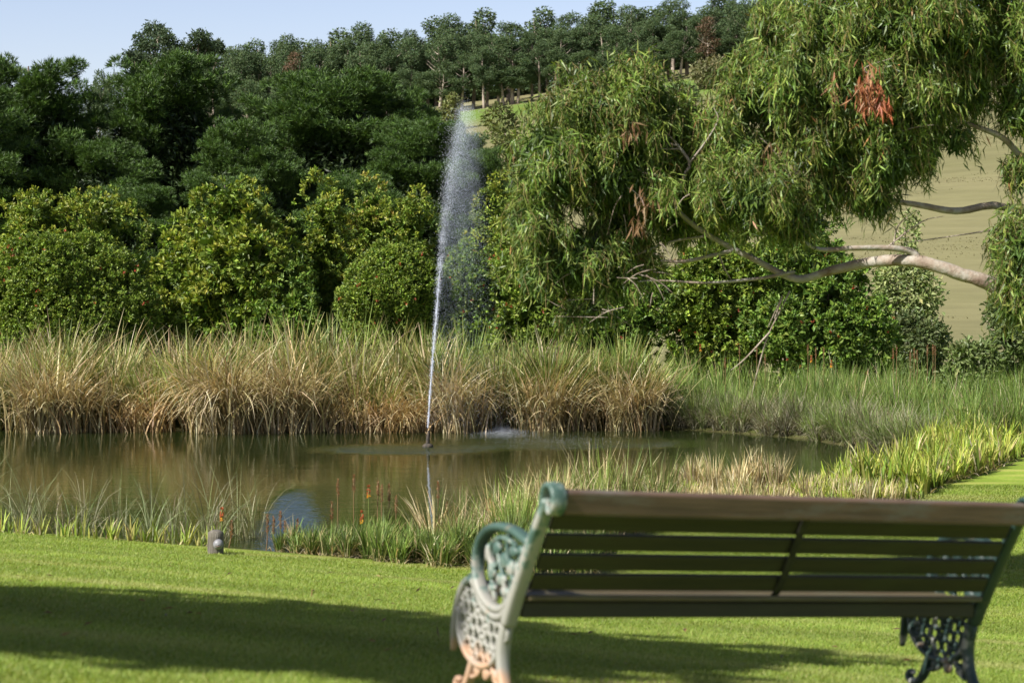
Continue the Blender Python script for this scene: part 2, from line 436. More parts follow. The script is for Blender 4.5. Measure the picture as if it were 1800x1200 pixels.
# ------------------------------------------------------------------ water
def water_mat():
    m, nt, out = new_mat('pond_water')
    tc = N(nt, 'ShaderNodeTexCoord')
    ruff = None
    # breeze-ruffled and splash-ruffled areas: centre, half sizes, strength
    for (x, y, rx, ry, st) in [(-1.9, 36.2, 2.2, 1.5, .35), (.9, 37.6, 3.2, 2.0, .4), (-2.83, 26.2, .7, 5.5, .16), (-.2, 39.2, 1.8, 1.4, .4)]:
        mp = N(nt, 'ShaderNodeMapping', vector_type='TEXTURE'); mp.inputs['Location'].default_value = (x, y, WATER); mp.inputs['Scale'].default_value = (rx, ry, 1)
        nt.links.new(tc.outputs['Object'], mp.inputs['Vector'])
        g = N(nt, 'ShaderNodeTexGradient', gradient_type='SPHERICAL'); nt.links.new(mp.outputs[0], g.inputs[0])
        r = N(nt, 'ShaderNodeMapRange', interpolation_type='SMOOTHSTEP', i_1=0.0, i_2=.5, i_3=0.0, i_4=st); nt.links.new(g.outputs['Fac'], r.inputs[0])
        if ruff is None: ruff = r.outputs[0]
        else:
            ad = N(nt, 'ShaderNodeMath', operation='MAXIMUM'); nt.links.new(ruff, ad.inputs[0]); nt.links.new(r.outputs[0], ad.inputs[1]); ruff = ad.outputs[0]
    # normals leaned toward the camera in patches to add sky reflections, no colour change
    sky_tilt = None
    wob = N(nt, 'ShaderNodeTexNoise', i_Scale=3.5, i_Detail=5.0, i_Roughness=.7); nt.links.new(tc.outputs['Object'], wob.inputs['Vector'])
    wv_ = N(nt, 'ShaderNodeVectorMath', operation='SUBTRACT'); wv_.inputs[1].default_value = (.5, .5, .5); nt.links.new(wob.outputs['Color'], wv_.inputs[0])
    ws_ = N(nt, 'ShaderNodeVectorMath', operation='MULTIPLY'); ws_.inputs[1].default_value = (.42, 2.4, 0); nt.links.new(wv_.outputs[0], ws_.inputs[0])
    wa_ = N(nt, 'ShaderNodeVectorMath', operation='ADD'); nt.links.new(tc.outputs['Object'], wa_.inputs[0]); nt.links.new(ws_.outputs[0], wa_.inputs[1])
    for (x, y, rx, ry, st) in [(-2.72, 24.6, .50, 7.6, .125), (-1.9, 36.2, 2.2, 1.3, .085), (1.0, 37.6, 3.2, 1.8, .085)]:
        mp = N(nt, 'ShaderNodeMapping', vector_type='TEXTURE'); mp.inputs['Location'].default_value = (x, y, WATER); mp.inputs['Scale'].default_value = (rx, ry, 1); mp.inputs['Rotation'].default_value = (0, 0, .107 if rx < 1 else 0)
        nt.links.new(wa_.outputs[0], mp.inputs['Vector'])
        g = N(nt, 'ShaderNodeTexGradient', gradient_type='SPHERICAL'); nt.links.new(mp.outputs[0], g.inputs[0])
        r = N(nt, 'ShaderNodeMapRange', interpolation_type='SMOOTHSTEP', i_1=0.0, i_2=(1.0 if rx < 1 else .45), i_3=0.0, i_4=st); nt.links.new(g.outputs['Fac'], r.inputs[0])
        if sky_tilt is None: sky_tilt = r.outputs[0]
        else:
            ad = N(nt, 'ShaderNodeMath', operation='ADD'); nt.links.new(sky_tilt, ad.inputs[0]); nt.links.new(r.outputs[0], ad.inputs[1]); sky_tilt = ad.outputs[0]
    wm = N(nt, 'ShaderNodeMapping'); wm.inputs['Scale'].default_value = (2.2, 7, 1); nt.links.new(tc.outputs['Object'], wm.inputs['Vector'])
    wn = N(nt, 'ShaderNodeTexNoise', i_Scale=1.6, i_Detail=4.0, i_Roughness=.7); nt.links.new(wm.outputs[0], wn.inputs['Vector'])
    wr = N(nt, 'ShaderNodeMapRange', i_1=.3, i_2=.7, i_3=.45, i_4=1.5); nt.links.new(wn.outputs['Fac'], wr.inputs[0])
    wx = N(nt, 'ShaderNodeMath', operation='MULTIPLY'); nt.links.new(sky_tilt, wx.inputs[0]); nt.links.new(wr.outputs[0], wx.inputs[1]); sky_tilt = wx.outputs[0]
    tl = N(nt, 'ShaderNodeVectorMath', operation='SCALE'); tl.inputs[0].default_value = (0, -1, 0); nt.links.new(sky_tilt, tl.inputs['Scale'])
    mp = N(nt, 'ShaderNodeMapping'); mp.inputs['Scale'].default_value = (.6, 1, 1); nt.links.new(tc.outputs['Object'], mp.inputs['Vector'])
    n1 = N(nt, 'ShaderNodeTexNoise', i_Scale=2.2, i_Detail=4.0, i_Roughness=.55); nt.links.new(mp.outputs[0], n1.inputs['Vector'])
    n2 = N(nt, 'ShaderNodeTexNoise', i_Scale=16.0, i_Detail=3.0); nt.links.new(mp.outputs[0], n2.inputs['Vector'])
    b1 = N(nt, 'ShaderNodeBump', i_Strength=.07, i_Distance=.07); nt.links.new(n1.outputs['Fac'], b1.inputs['Height'])
    b2 = N(nt, 'ShaderNodeBump', i_Distance=.05); nt.links.new(n2.outputs['Fac'], b2.inputs['Height']); nt.links.new(b1.outputs[0], b2.inputs['Normal'])
    st = N(nt, 'ShaderNodeMath', operation='MULTIPLY_ADD'); st.inputs[1].default_value = .55; st.inputs[2].default_value = .025
    nt.links.new(ruff, st.inputs[0]); nt.links.new(st.outputs[0], b2.inputs['Strength'])
    pb = N(nt, 'ShaderNodeBsdfPrincipled', i_Roughness=.03, i_IOR=1.33)
    n3 = N(nt, 'ShaderNodeTexNoise', i_Scale=.25, i_Detail=3.0); nt.links.new(tc.outputs['Object'], n3.inputs['Vector'])
    cr = N(nt, 'ShaderNodeValToRGB'); e = cr.color_ramp.elements
    e[0].position = .35; e[0].color = (.010, .017, .004, 1); e[1].position = .65; e[1].color = (.016, .024, .006, 1)
    nt.links.new(n3.outputs['Fac'], cr.inputs[0]); nt.links.new(cr.outputs[0], pb.inputs['Base Color'])
    ta = N(nt, 'ShaderNodeVectorMath', operation='ADD'); nt.links.new(b2.outputs[0], ta.inputs[0]); nt.links.new(tl.outputs[0], ta.inputs[1])
    tn = N(nt, 'ShaderNodeVectorMath', operation='NORMALIZE'); nt.links.new(ta.outputs[0], tn.inputs[0])
    nt.links.new(tn.outputs[0], pb.inputs['Normal'])
    nt.links.new(pb.outputs[0], out.inputs['Surface'])
    return m


a = Acc()
wv = np.array([(-40, 18, WATER), (10, 18, WATER), (10, 45, WATER), (-40, 45, WATER)])
a.add(wv, [[0, 1, 2, 3]])
tag(a.obj('pond_water', water_mat()), kind='structure')

# ------------------------------------------------------------------ lawn grass
def lawn_grass():
    acc = Acc()
    n = 1000000
    Y = 6.6 + (29 - 6.6) * RS.rand(n) ** 1.25
    X = (RS.rand(n) * 2 - 1) * (.27 * Y + .3)
    X2 = np.where(Y > 23, np.abs(X), X)
    s = pond_sdf(X2, Y)
    k = s > .85
    X, Y = X2[k], Y[k]
    wear = np.exp(-(((X - .95) / .95) ** 2 + ((Y - 8.5) / .5) ** 2))
    k = RS.rand(len(X)) > wear * .8
    X, Y = X[k], Y[k]
    n = len(X)
    base = np.stack([X, Y, ground(X, Y) - .004], 1)
    patch = vnoise(X, Y * 3, .9) * .5 + .5
    c = pick([(.205, .285, .045), (.255, .33, .06), (.16, .235, .035), (.36, .37, .13)], n, [4, 4, 2, 1.0], .09) * (.78 + .40 * patch)[:, None]
    st = np.clip(1.6 * vnoise(X * .6, Y * 2.6, 1.7) * (vnoise(X, Y, .55) + .3), 0, 1)[:, None]
    c = c * (1 - .5 * st) + np.array([.40, .38, .16]) * .5 * st
    h = (.016 + .016 * RS.rand(n)) * (1 + .3 * patch) * (.75 + Y / 40)
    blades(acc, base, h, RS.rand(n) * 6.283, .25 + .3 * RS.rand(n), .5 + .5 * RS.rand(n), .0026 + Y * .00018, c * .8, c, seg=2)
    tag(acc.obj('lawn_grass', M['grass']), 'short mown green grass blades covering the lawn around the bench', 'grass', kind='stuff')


lawn_grass()
hill_tufts()


def fallen_leaves():
    a = Acc(); n = 70
    Y = 8.2 + 10 * RS.rand(n); X = (RS.rand(n) * 2 - 1) * .25 * Y
    pos = np.stack([X, Y, ground(X, Y) + .028], 1)
    d = rnd_unit(n) * [1, 1, .25]
    leaves(a, pos, d, .05 + .05 * RS.rand(n), .016, pick([(.13, .07, .03), (.22, .14, .06), (.08, .05, .03)], n), .3, face=np.tile([0, 0, 1.], (n, 1)))
    tag(a.obj('fallen_leaves', M['petal']), 'scattered dry brown gum leaves lying on the lawn', 'fallen leaves', kind='stuff')


fallen_leaves()


# ------------------------------------------------------------------ reeds and bank plants
STRAW = [(.50, .42, .22), (.43, .35, .17), (.60, .53, .33), (.32, .25, .12)]
RGREEN = [(.17, .23, .05), (.21, .27, .06), (.12, .18, .035), (.28, .29, .08)]


def along(poly, n):
    poly = np.asarray(poly, float)
    seg = np.linalg.norm(np.diff(poly, axis=0), axis=1); cum = np.concatenate([[0], np.cumsum(seg)])
    t = RS.rand(n) * cum[-1]
    x = np.interp(t, cum, poly[:, 0]); y = np.interp(t, cum, poly[:, 1])
    i = np.clip(np.searchsorted(cum, t) - 1, 0, len(seg) - 1)
    d = (poly[i + 1] - poly[i]) / seg[i][:, None]
    return x, y, np.stack([-d[:, 1], d[:, 0]], 1)


def reed_bed(name, label, cat, line, n, depth, h, w, straw, th0=.12, th1=.7, seg=5, hcol=None, front_droop=.5, cols=None, hnoise=.75, tus=.6):
    """blades along a shoreline; line runs so that its left-hand normal points away from the water"""
    RS.seed(n % 9973)
    acc = Acc()
    x, y, nr = along(line, n)
    q = RS.rand(n) ** 1.15
    x = x + nr[:, 0] * q * depth; y = y + nr[:, 1] * q * depth
    L_ = np.linalg.norm(np.diff(np.asarray(line, float), axis=0), axis=1).sum()
    tus = min(tus, .12 + h * .22)
    nt_ = max(6, int(L_ * abs(depth) / tus ** 2))
    tx, ty, tn = along(line, nt_); tq = RS.rand(nt_); tx = tx + tn[:, 0] * tq * depth; ty = ty + tn[:, 1] * tq * depth
    tg = RS.rand(nt_); th_ = 1 + .3 * RS.normal(size=nt_); tt_ = np.clip(1 + .2 * RS.normal(size=nt_), .6, 1.4)
    ti = np.empty(n, int)
    for k in range(0, n, 2000):
        ti[k:k + 2000] = np.argmin((x[k:k + 2000, None] - tx) ** 2 + (y[k:k + 2000, None] - ty) ** 2, 1)
    ox, oy = x - tx[ti], y - ty[ti]
    x = tx[ti] + ox * .45; y = ty[ti] + oy * .45; q = .6 * q + .4 * tq[ti]
    cl = np.clip(th_[ti] - 1, -.8, .6)
    z = np.maximum(ground(x, y), WATER - .12)
    base = np.stack([x, y, z - .03], 1)
    hh = h * (.7 + .5 * RS.rand(n)) * (1 + hnoise * cl) * (1 - .22 * (1 - q) ** 3)
    p = np.clip(straw + 2.0 * (tg[ti] - .5) * min(straw, 1 - straw) + .08 * RS.normal(size=n), 0, 1)
    isg = RS.rand(n) > p
    A, B = cols or (STRAW, RGREEN)
    c = np.where(isg[:, None], pick(B, n), pick(A, n)) * tt_[ti][:, None]
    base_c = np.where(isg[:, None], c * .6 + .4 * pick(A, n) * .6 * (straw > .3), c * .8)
    ang = RS.rand(n) * 6.283
    toward = np.arctan2(-nr[:, 1], -nr[:, 0])
    fr = RS.rand(n) < front_droop * (1 - q) ** 2
    ang = np.where(RS.rand(n) < .7, np.arctan2(oy, ox) + RS.normal(0, .5, n), ang)
    ang = np.where(fr, toward + RS.normal(0, .7, n), ang)
    t1 = th1 * (.25 + 1.1 * RS.rand(n) ** 1.5) + np.where(fr, .9 * RS.rand(n) + .3, 0)
    t1 = np.where(isg, t1 * .55, t1)
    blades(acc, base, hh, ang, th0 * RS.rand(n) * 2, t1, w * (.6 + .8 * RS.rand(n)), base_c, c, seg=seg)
    # broken, fallen litter low in the bed
    m = n // 4
    i = RS.choice(n, m)
    cc = pick(A, m) * .8
    blades(acc, base[i] + RS.normal(0, .05, (m, 3)) * [1, 1, .2], hh[i] * .6, RS.rand(m) * 6.28, .3 + .5 * RS.rand(m), 1.0 + 1.2 * RS.rand(m), w * .8, cc, cc * 1.15, seg=seg)
    return tag(acc.obj(name, M['reed']), label, cat, kind='stuff')


reed_bed('reed_bed', 'tall tan and green reeds lining the far pond edge left of the fountain', 'reeds',
         [(-14, 40.5), (-10, 40.45), (-6, 40.5), (-2.0, 40.55)], 17000, 3.2, 1.58, .036, .45, .22, .95)
reed_bed('reed_bed', 'tan reeds standing on the far bank behind and right of the fountain jet', 'reeds',
         [(-2.0, 40.55), (0, 40.6), (1.5, 40.9), (3.1, 41.2)], 8500, 2.8, 1.46, .036, .26, .22, .95)
GBANK = [(.14, .215, .04), (.19, .27, .055), (.10, .165, .03)]
GREY = [(.27, .26, .16), (.22, .215, .12), (.33, .31, .21), (.19, .17, .095)]
reed_bed('bank_grass', 'soft green grass on the far bank right of the reeds', 'grass',
         [(2.3, 42.4), (3.6, 41.9), (5.0, 40.6), (6.3, 39.4), (7.4, 37.0), (8.0, 34.6)], 21000, 4.6, .95, .014, .12, .15, .9, 4, front_droop=.3, cols=(STRAW, GBANK))
reed_bed('dead_sedge', 'grey brown dead sedge hanging over the water on the right bank', 'sedge',
         [(2.4, 41.2), (2.9, 41.25), (4.3, 39.95), (5.6, 38.45), (6.3, 36.3), (6.75, 34.6)], 13000, 1.1, .70, .012, .58, .3, 1.2, 5, front_droop=.55, cols=(GREY, GBANK))
reed_bed('reed_bed', 'pale straw reeds on the near shore showing above the bench back', 'reeds',
         [(4.3, 28.6), (3.6, 28.2), (2.6, 27.9), (1.4, 27.3), (.5, 25.8), (.2, 24.2)], 8500, 2.2, .33, .015, .84, .15, .45, 4, front_droop=.1)
IRIS = [(.26, .33, .04), (.33, .38, .06), (.18, .27, .035), (.40, .40, .10)]
reed_bed('strap_leaf_bed', 'bright yellow green strap leaves edging the lawn right of the pond', 'strap leaf plants',
         [(10.2, 37.5), (8.7, 33.8), (7.4, 30.9), (6.3, 28.9), (5.75, 27.6)], 6000, -1.6, .52, .035, .08, .15, 1.1, 5, front_droop=.35, cols=(STRAW, IRIS))
reed_bed('reed_bed', 'taller hump of pale straw reeds behind the middle of the bench back', 'reeds',
         [(3.5, 28.2), (2.9, 28.0), (2.2, 27.7)], 1700, 1.0, .52, .016, .88, .15, .45, 4, front_droop=.1)
reed_bed('strap_leaf_bed', 'lower yellow green strap leaves between the straw reeds and the lawn corner', 'strap leaf plants',
         [(5.8, 27.4), (5.0, 26.6), (4.2, 26.2), (3.2, 26.0), (2.2, 25.4)], 3600, -1.6, .27, .024, .12, .15, 1.0, 5, front_droop=.35, cols=(STRAW, IRIS))
reed_bed('bank_grass', 'wispy arching grey green grass along the left lawn edge', 'grass',
         [(-3.3, 23.3), (-4.2, 23.75), (-4.9, 24.0), (-7, 24.35), (-9, 24.45)], 1150, -1.0, .95, .007, .35, .3, 1.9, 6, front_droop=.1, cols=(GREY, [(.20, .24, .10), (.26, .30, .15), (.14, .19, .06)]))
reed_bed('strap_leaf_bed', 'low yellow green leaves in a row along the left lawn edge', 'strap leaf plants',
         [(-3.3, 22.3), (-4.9, 22.85), (-7.5, 23.2)], 420, -.5, .26, .018, .1, .2, .9, 4, front_droop=.2, cols=(STRAW, IRIS))
reed_bed('bank_grass', 'dense dark green grass clumps below the poker flowers on the near shore', 'grass',
         [(.9, 20.2), (-.3, 20.5), (-1.2, 21.0), (-2.0, 21.7), (-2.75, 22.3)], 9500, -1.2, .44, .011, .12, .2, 1.2, 5, front_droop=.3,
         cols=(STRAW, [(.09, .15, .025), (.14, .21, .04), (.20, .27, .06), (.07, .11, .02)]))
reed_bed('bank_grass', 'mixed green and straw grass rising beside the bench arm on the near shore', 'grass',
         [(2.2, 24.6), (1.2, 22.9), (.1, 21.6)], 6000, -1.7, .70, .014, .50, .15, .8, 5, front_droop=.15, cols=(STRAW, [(.12, .18, .03), (.18, .25, .05)]))


def reed_clump(px, py, Yd, h, n, label, cols, spread=.28, thr=1.6):
    acc = Acc()
    c = P(px, py, Yd); c[2] = WATER - .02
    base = np.stack([RS.normal(0, spread, n), RS.normal(0, spread * .6, n), np.zeros(n)], 1)
    ang = np.where(RS.rand(n) < .65, -math.pi / 2 + RS.normal(0, 1.1, n), RS.rand(n) * 6.28)
    cc = pick(cols, n)
    blades(acc, base, h * (.6 + .7 * RS.rand(n)), ang, .05 + .35 * RS.rand(n), thr * (.35 + RS.rand(n)), .026 * (.6 + .8 * RS.rand(n)), cc * .8, cc, seg=7, power=1.3)
    o = acc.obj('reed_clump', M['reed']); o.location = c
    return tag(o, label, 'reed clump', 'straw clumps drooping into the pond')


RUST = [(.48, .36, .18), (.40, .28, .12), (.54, .43, .25)]
reed_clump(75, 753, 40.1, 1.75, 520, 'big straw reed clump drooping into the water at the far left', STRAW)
reed_clump(130, 753, 40.2, 1.4, 340, 'smaller straw reed clump just right of the leftmost drooping one', STRAW)
reed_clump(400, 753, 39.95, 2.1, 640, 'tall arched straw reed clump fallen forward below the leafy yellow green shrub', STRAW, .3, 2.0)
reed_clump(505, 753, 40.1, 1.9, 420, 'straw reed clump bending into the dark hollow right of the tall arched clump', STRAW)
reed_clump(700, 754, 40.3, .95, 480, 'low rusty mound of dead reeds just left of the fountain nozzle', RUST, .4, 2.0)
reed_clump(800, 752, 40.2, 1.7, 420, 'grey tan reed clump in the spray just right of the water jet', STRAW)
reed_clump(960, 750, 40.5, 1.6, 420, 'straw reed clump behind the splash right of the fountain', STRAW)
reed_clump(1010, 746, 41.0, .95, 260, 'low fan of pinkish straw reeds right of the splash', RUST)
reed_clump(1110, 750, 40.6, 1.6, 420, 'last straw reed clump before the grey sedge on the right bank', STRAW)
reed_clump(255, 752, 40.4, .95, 300, 'low tangle of dead reeds between the two left straw clumps', RUST, .4)
reed_clump(590, 752, 40.4, .9, 260, 'short straw tuft at the waterline left of the rusty mound', STRAW, .35)


# ------------------------------------------------------------------ poker flowers
def poker(px, py, Yd, zb, kind, label, cat='poker flower'):
    top = P(px, py, Yd); h = top[2] - zb
    e = empty('poker_flower', (top[0], Yd, zb), label, cat, 'poker flowers and their spent spikes round the pond')
    a = Acc(); lx = RS.normal(0, .03)
    tube(a, [(-lx, 0, 0), (0, 0, h * .5), (0, 0, h * .97)], [.007, .006, .005], 6, (.15, .19, .05) if kind else (.20, .13, .06), 4)
    a.obj('stem', M['leaf'], e, True)
    b = Acc()
    n = 90
    if kind == 1: t = RS.rand(n); L = .13
    else: t = RS.rand(n); L = .20
    ph = RS.rand(n) * 6.283; r = (.007 if kind else .005)
    rr = r * np.sin(np.clip(t * .85 + .15, 0, 1) * math.pi) ** .6
    pos = np.stack([np.cos(ph) * rr, np.sin(ph) * rr, h - L + t * L], 1)
    tip = np.stack([np.cos(ph), np.sin(ph), np.where(t > .8, 1.2, -.9 if kind else .6)], 1)
    if kind == 1:
        c = pick([(.45, .12, .035), (.40, .085, .025)], n) * .9
        lo = t < .3; c[lo] = pick([(.80, .42, .04)], lo.sum())
        leaves(b, pos, tip, .028, .010, c)
    else:
        leaves(b, pos, tip, .022, .011, pick([(.26, .13, .05), (.18, .10, .045)], n))
    b.obj('flower_head' if kind else 'seed_head', M['petal'], e)
    return e


pk = [(390, 893, 22.6, 1, 'orange poker flower beside the timber post light'),
      (407, 915, 22.4, 0, 'short spent poker spike right of the timber post light'),
      (648, 853, 23.2, 1, 'tallest orange poker flower in front of the open pond water'),
      (636, 898, 22.8, 1, 'lower red poker flower just left of the tallest one'),
      (861, 877, 23.6, 1, 'orange and yellow poker flower near the bench arm'),
      (1231, 606, 43.2, 1, 'red poker flower on the far bank left of the other two there'),
      (1426, 625, 41.2, 1, 'red poker flower on the far bank below the dark green bush'),
      (1461, 634, 40.8, 1, 'orange poker flower on the far bank, rightmost of the red ones there'),
      (470, 905, 22.9, 0, 'brown spike at the left end of the row before the blue water patch'),
      (481, 908, 22.8, 0, 'second brown spike left of the blue water patch'),
      (493, 898, 22.9, 0, 'dark tall spike in front of the left side of the blue water patch'),
      (501, 916, 22.7, 0, 'short dark spike in front of the blue water patch'),
      (523, 912, 22.8, 0, 'dark spike in front of the right side of the blue water patch'),
      (583, 882, 22.9, 0, 'pale spent spike standing alone right of the blue water patch'),
      (594, 842, 23.2, 0, 'thin tall spike left of the spiky group before the pond'),
      (622, 835, 23.3, 0, 'tallest bare spike of the spiky group before the pond'),
      (664, 842, 23.3, 0, 'thick brown seed spike right of the tallest orange poker'),
      (671, 852, 23.0, 0, 'second brown seed spike right of the tallest orange poker'),
      (684, 850, 23.4, 0, 'slender seed spike at the right of the brown pair'),
      (696, 872, 23.0, 0, 'short seed spike right of the brown pair'),
      (770, 846, 23.6, 0, 'brown seed spike before the jet reflection'),
      (785, 880, 23.2, 0, 'short brown spike right of the jet reflection'),
      (803, 893, 23.0, 0, 'lowest brown spike near the bench arm grass')]
for (x, y, d, k, l) in pk: poker(x, y, d, float(ground((x - 900) / F * d, d)), k, l)
for i, x in enumerate([1275, 1300, 1330, 1345, 1420, 1434, 1448, 1570, 1576, 1600, 1607, 1612, 1630, 1640, 1644]):
    d = 42.0 - (x > 1500) * 1.5
    e = poker(x, 606 + RS.rand() * 26 - (6 if x > 1560 else 0), d, -1.2, 0, 'thin brown seed spike on the far bank in front of the dark bushes')
    e['group'] = 'brown seed spikes on the far bank'


# ------------------------------------------------------------------ trees and shrubs
def lobes_points(lobes, n, shell=(.72, 1.04)):
    lobes = np.asarray(lobes, float)
    ar = (lobes[:, 3] * lobes[:, 4] + lobes[:, 4] * lobes[:, 5] + lobes[:, 3] * lobes[:, 5])
    i = RS.choice(len(lobes), n, p=ar / ar.sum())
    d = rnd_unit(n); r = (shell[0] + (shell[1] - shell[0]) * RS.rand(n) ** .6)[:, None]
    p = lobes[i, :3] + d * lobes[i, 3:6] * r
    nr = unit(d / lobes[i, 3:6])
    inside = np.zeros(n, bool)
    for k, l in enumerate(lobes):
        q = ((p - l[:3]) / l[3:6])
        inside |= ((q * q).sum(1) < .5) & (i != k)
    return p[~inside], nr[~inside]


def shrub_crown(lobes, sprigs, per, L, Wd, cols, wts=None, sprig_r=.2, young=None, hi=None, bump=.16):
    acc = Acc()
    lobes = np.asarray(lobes, float)
    extra = []
    for l in lobes:                          # small uneven bumps on every lobe
        for d in rnd_unit(26 if bump < .12 else 15):
            if d[2] < -.35: continue
            rr = (.12 + .16 * RS.rand()) if bump < .12 else (.20 + .42 * RS.rand() ** 1.6) * (1 if bump < .2 else 1.6)
            extra.append([*(l[:3] + d * (l[3:6] * (.84 + .1 * RS.rand()) + rr * (.2 if bump < .12 else .55))), rr, rr, rr * 1.15])
    allb = np.vstack([lobes * [1, 1, 1, *([.96] * 3 if bump < .12 else [.8] * 3)], np.array(extra)])
    p, nr = lobes_points(allb, sprigs)
    if bump >= .12:                          # hollows between the shoots
        g3 = np.sin(p[:, 0] * 4.1 + 2 * np.sin(p[:, 2] * 1.9)) + np.sin(p[:, 2] * 4.6 + 1.7 * np.sin(p[:, 1] * 2.3)) + np.sin(p[:, 1] * 3.7 + p[:, 0] * 1.3)
        keep = g3 > -.95 + .4 * RS.normal(size=len(p))
        p, nr = p[keep], nr[keep]
    m = len(p)
    pos = np.repeat(p, per, 0) + RS.normal(0, sprig_r * .16, (m * per, 3))
    ax = unit(nr + RS.normal(0, .35, (m, 3)) + [0, 0, .2])
    tip = unit(np.repeat(ax, per, 0) * .75 + RS.normal(0, .62, (m * per, 3)))
    tone = np.repeat(1 + .22 * RS.normal(size=m), per)[:, None]
    c = pick(cols, m * per, wts) * np.clip(tone, .5, 1.6)
    if young is not None:                    # yellow new growth on the topmost shoots
        top = np.repeat((nr[:, 2] > .15) & (RS.rand(m) < .55) & (p[:, 2] > hi), per)
        c[top] = pick(young, top.sum())
    leaves(acc, pos, tip, L * (.7 + .6 * RS.rand(m * per)), Wd * (.7 + .6 * RS.rand(m * per)), c, .3, face=np.repeat(ax, per, 0) * .9 + [0, 0, .25])
    # inner leaves that close the crown
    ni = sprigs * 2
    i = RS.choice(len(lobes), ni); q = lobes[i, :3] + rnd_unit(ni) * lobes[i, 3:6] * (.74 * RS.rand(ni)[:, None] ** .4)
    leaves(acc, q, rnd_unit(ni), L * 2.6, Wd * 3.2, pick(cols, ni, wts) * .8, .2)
    return acc, p, nr


def shrub(px0, px1, top, Yd, label, cols, wts=None, flowers=0, young=None, seedlobes=8, L=.11, Wd=.055, name='shrub', cat='shrub', zbase=-1.45, sprigs=5200, dens=1.0, bump=.16):
    RS.seed(int(abs(px0 * 7 + px1)))
    xc = (px0 + px1) / 2; w = (px1 - px0) / F * Yd / 2 * .9
    z0 = zbase; z1 = P(xc, top, Yd)[2]; H = (z1 - z0) * .97
    e = empty(name, ((xc - 900) / F * Yd, Yd, z0), label, cat)
    lob = [[0, 0, H * .48, w * .82, w * .75, H * .46]]
    for k in range(seedlobes):
        aa = RS.rand() * 6.283; zz = H * (.18 + .62 * RS.rand()); rad = w * (.35 + .22 * RS.rand())
        off = (w - rad) * (1 - .35 * max(0, zz / H - .45))
        lob.append([math.cos(aa) * off, -abs(math.sin(aa)) * off * .9 if k % 3 else math.sin(aa) * off * .8, zz, rad, rad, min(rad * 1.15, max(.35, H - zz) * .95)])
    lob.append([RS.normal(0, .15) * w, 0, H * .8, w * .45, w * .45, H * .2])
    n = int(sprigs * dens * 1.2)
    acc, p, nr = shrub_crown(lob, n, 11, L, Wd, cols, wts, .17, young, H * .42, bump)
    acc.obj('foliage', M['leaf'], e)
    t = Acc()
    for k in range(5):
        aa = RS.rand() * 6.28
        tube(t, [(0.12 * math.cos(aa), .12 * math.sin(aa), -.1), (.3 * w * math.cos(aa), .3 * w * math.sin(aa), H * .35), (.55 * w * math.cos(aa + .3), .55 * w * math.sin(aa + .3), H * .7)], [.05, .04, .015], 6, sub=3)
    t.obj('stem', M['twig'], e, True)
    if flowers:
        b = Acc()
        i = RS.choice(len(p), flowers)
        k = 7
        pos = np.repeat(p[i] * [1.02, 1.02, 1.01] + nr[i] * .07, k, 0) + RS.normal(0, .014, (flowers * k, 3))
        leaves(b, pos, rnd_unit(flowers * k) + np.repeat(nr[i], k, 0), .05, .028, pick([(.34, .045, .025), (.30, .07, .03), (.38, .10, .05)], flowers * k))
        f = b.obj('flowers', M['petal'], e); f['kind'] = 'stuff'
    return e


OLIVE = [(.125, .19, .022), (.16, .22, .028), (.09, .15, .02), (.20, .25, .04)]
DEEP = [(.09, .16, .022), (.12, .195, .028), (.065, .12, .019), (.165, .225, .04)]
YOUNG = [(.22, .26, .03), (.20, .245, .028), (.27, .28, .045)]
BROWNY = [(.26, .20, .05), (.30, .24, .06)]

shrub(-60, 335, 412, 47.5, 'wide rounded hedge bush dotted with red flowers at the far left', OLIVE, None, 120, None, 9, sprigs=24000, bump=.1, L=.075, Wd=.043)
shrub(-40, 165, 330, 52, 'yellow topped shrub behind the leftmost flowering hedge', OLIVE, None, 0, YOUNG, 8)
shrub(120, 245, 325, 52.5, 'narrower golden shrub between the hedge and the dark pines', OLIVE, None, 0, YOUNG, 7, sprigs=3200)
shrub(292, 530, 318, 50, 'large leafy yellow green shrub standing above the arched reed clump', OLIVE, None, 0, YOUNG, 12, L=.15, Wd=.075, sprigs=6800)
shrub(468, 545, 505, 48.0, 'low dark green shrub at the right foot of the large leafy shrub', DEEP, None, 0, None, 6, sprigs=1700)
shrub(545, 605, 328, 52, 'slender upright yellow green shrub left of the fountain', OLIVE, None, 0, YOUNG, 7, sprigs=2500)
shrub(610, 688, 322, 52.5, 'bronze tipped shrub right of the slender upright one', OLIVE, None, 0, BROWNY + YOUNG, 7, sprigs=3000)
shrub(683, 752, 332, 52.2, 'yellow tipped shrub just left of the water jet', OLIVE, None, 0, YOUNG, 7, sprigs=3000)
shrub(575, 775, 428, 47, 'round bush covered with small red flowers left of the water jet', OLIVE, None, 95, None, 8, sprigs=13500, bump=.1, L=.075, Wd=.043)
shrub(745, 885, 432, 47.5, 'bush with red flowers seen through the fountain spray', DEEP, None, 40, None, 8, sprigs=4600, bump=.1)
shrub(845, 960, 345, 52, 'yellow green shrub right of the fountain spray', OLIVE, None, 0, YOUNG, 8, sprigs=3600)
shrub(850, 1020, 425, 47.5, 'bush with orange red flowers right of the fountain spray', OLIVE, None, 90, None, 9, sprigs=5400)
shrub(955, 1075, 470, 50.0, 'small dark bush between the flowered bush and the one behind the gum leaves', DEEP, None, 0, None, 7, sprigs=2600)
shrub(985, 1190, 430, 48.0, 'dark bush hidden behind the hanging gum leaves', DEEP, None, 60, None, 9, sprigs=5400)
shrub(1150, 1370, 415, 48.5, 'leafy green bush with red flowers below the bare gum limb', OLIVE, None, 90, None, 10, sprigs=6800, L=.13, Wd=.068)
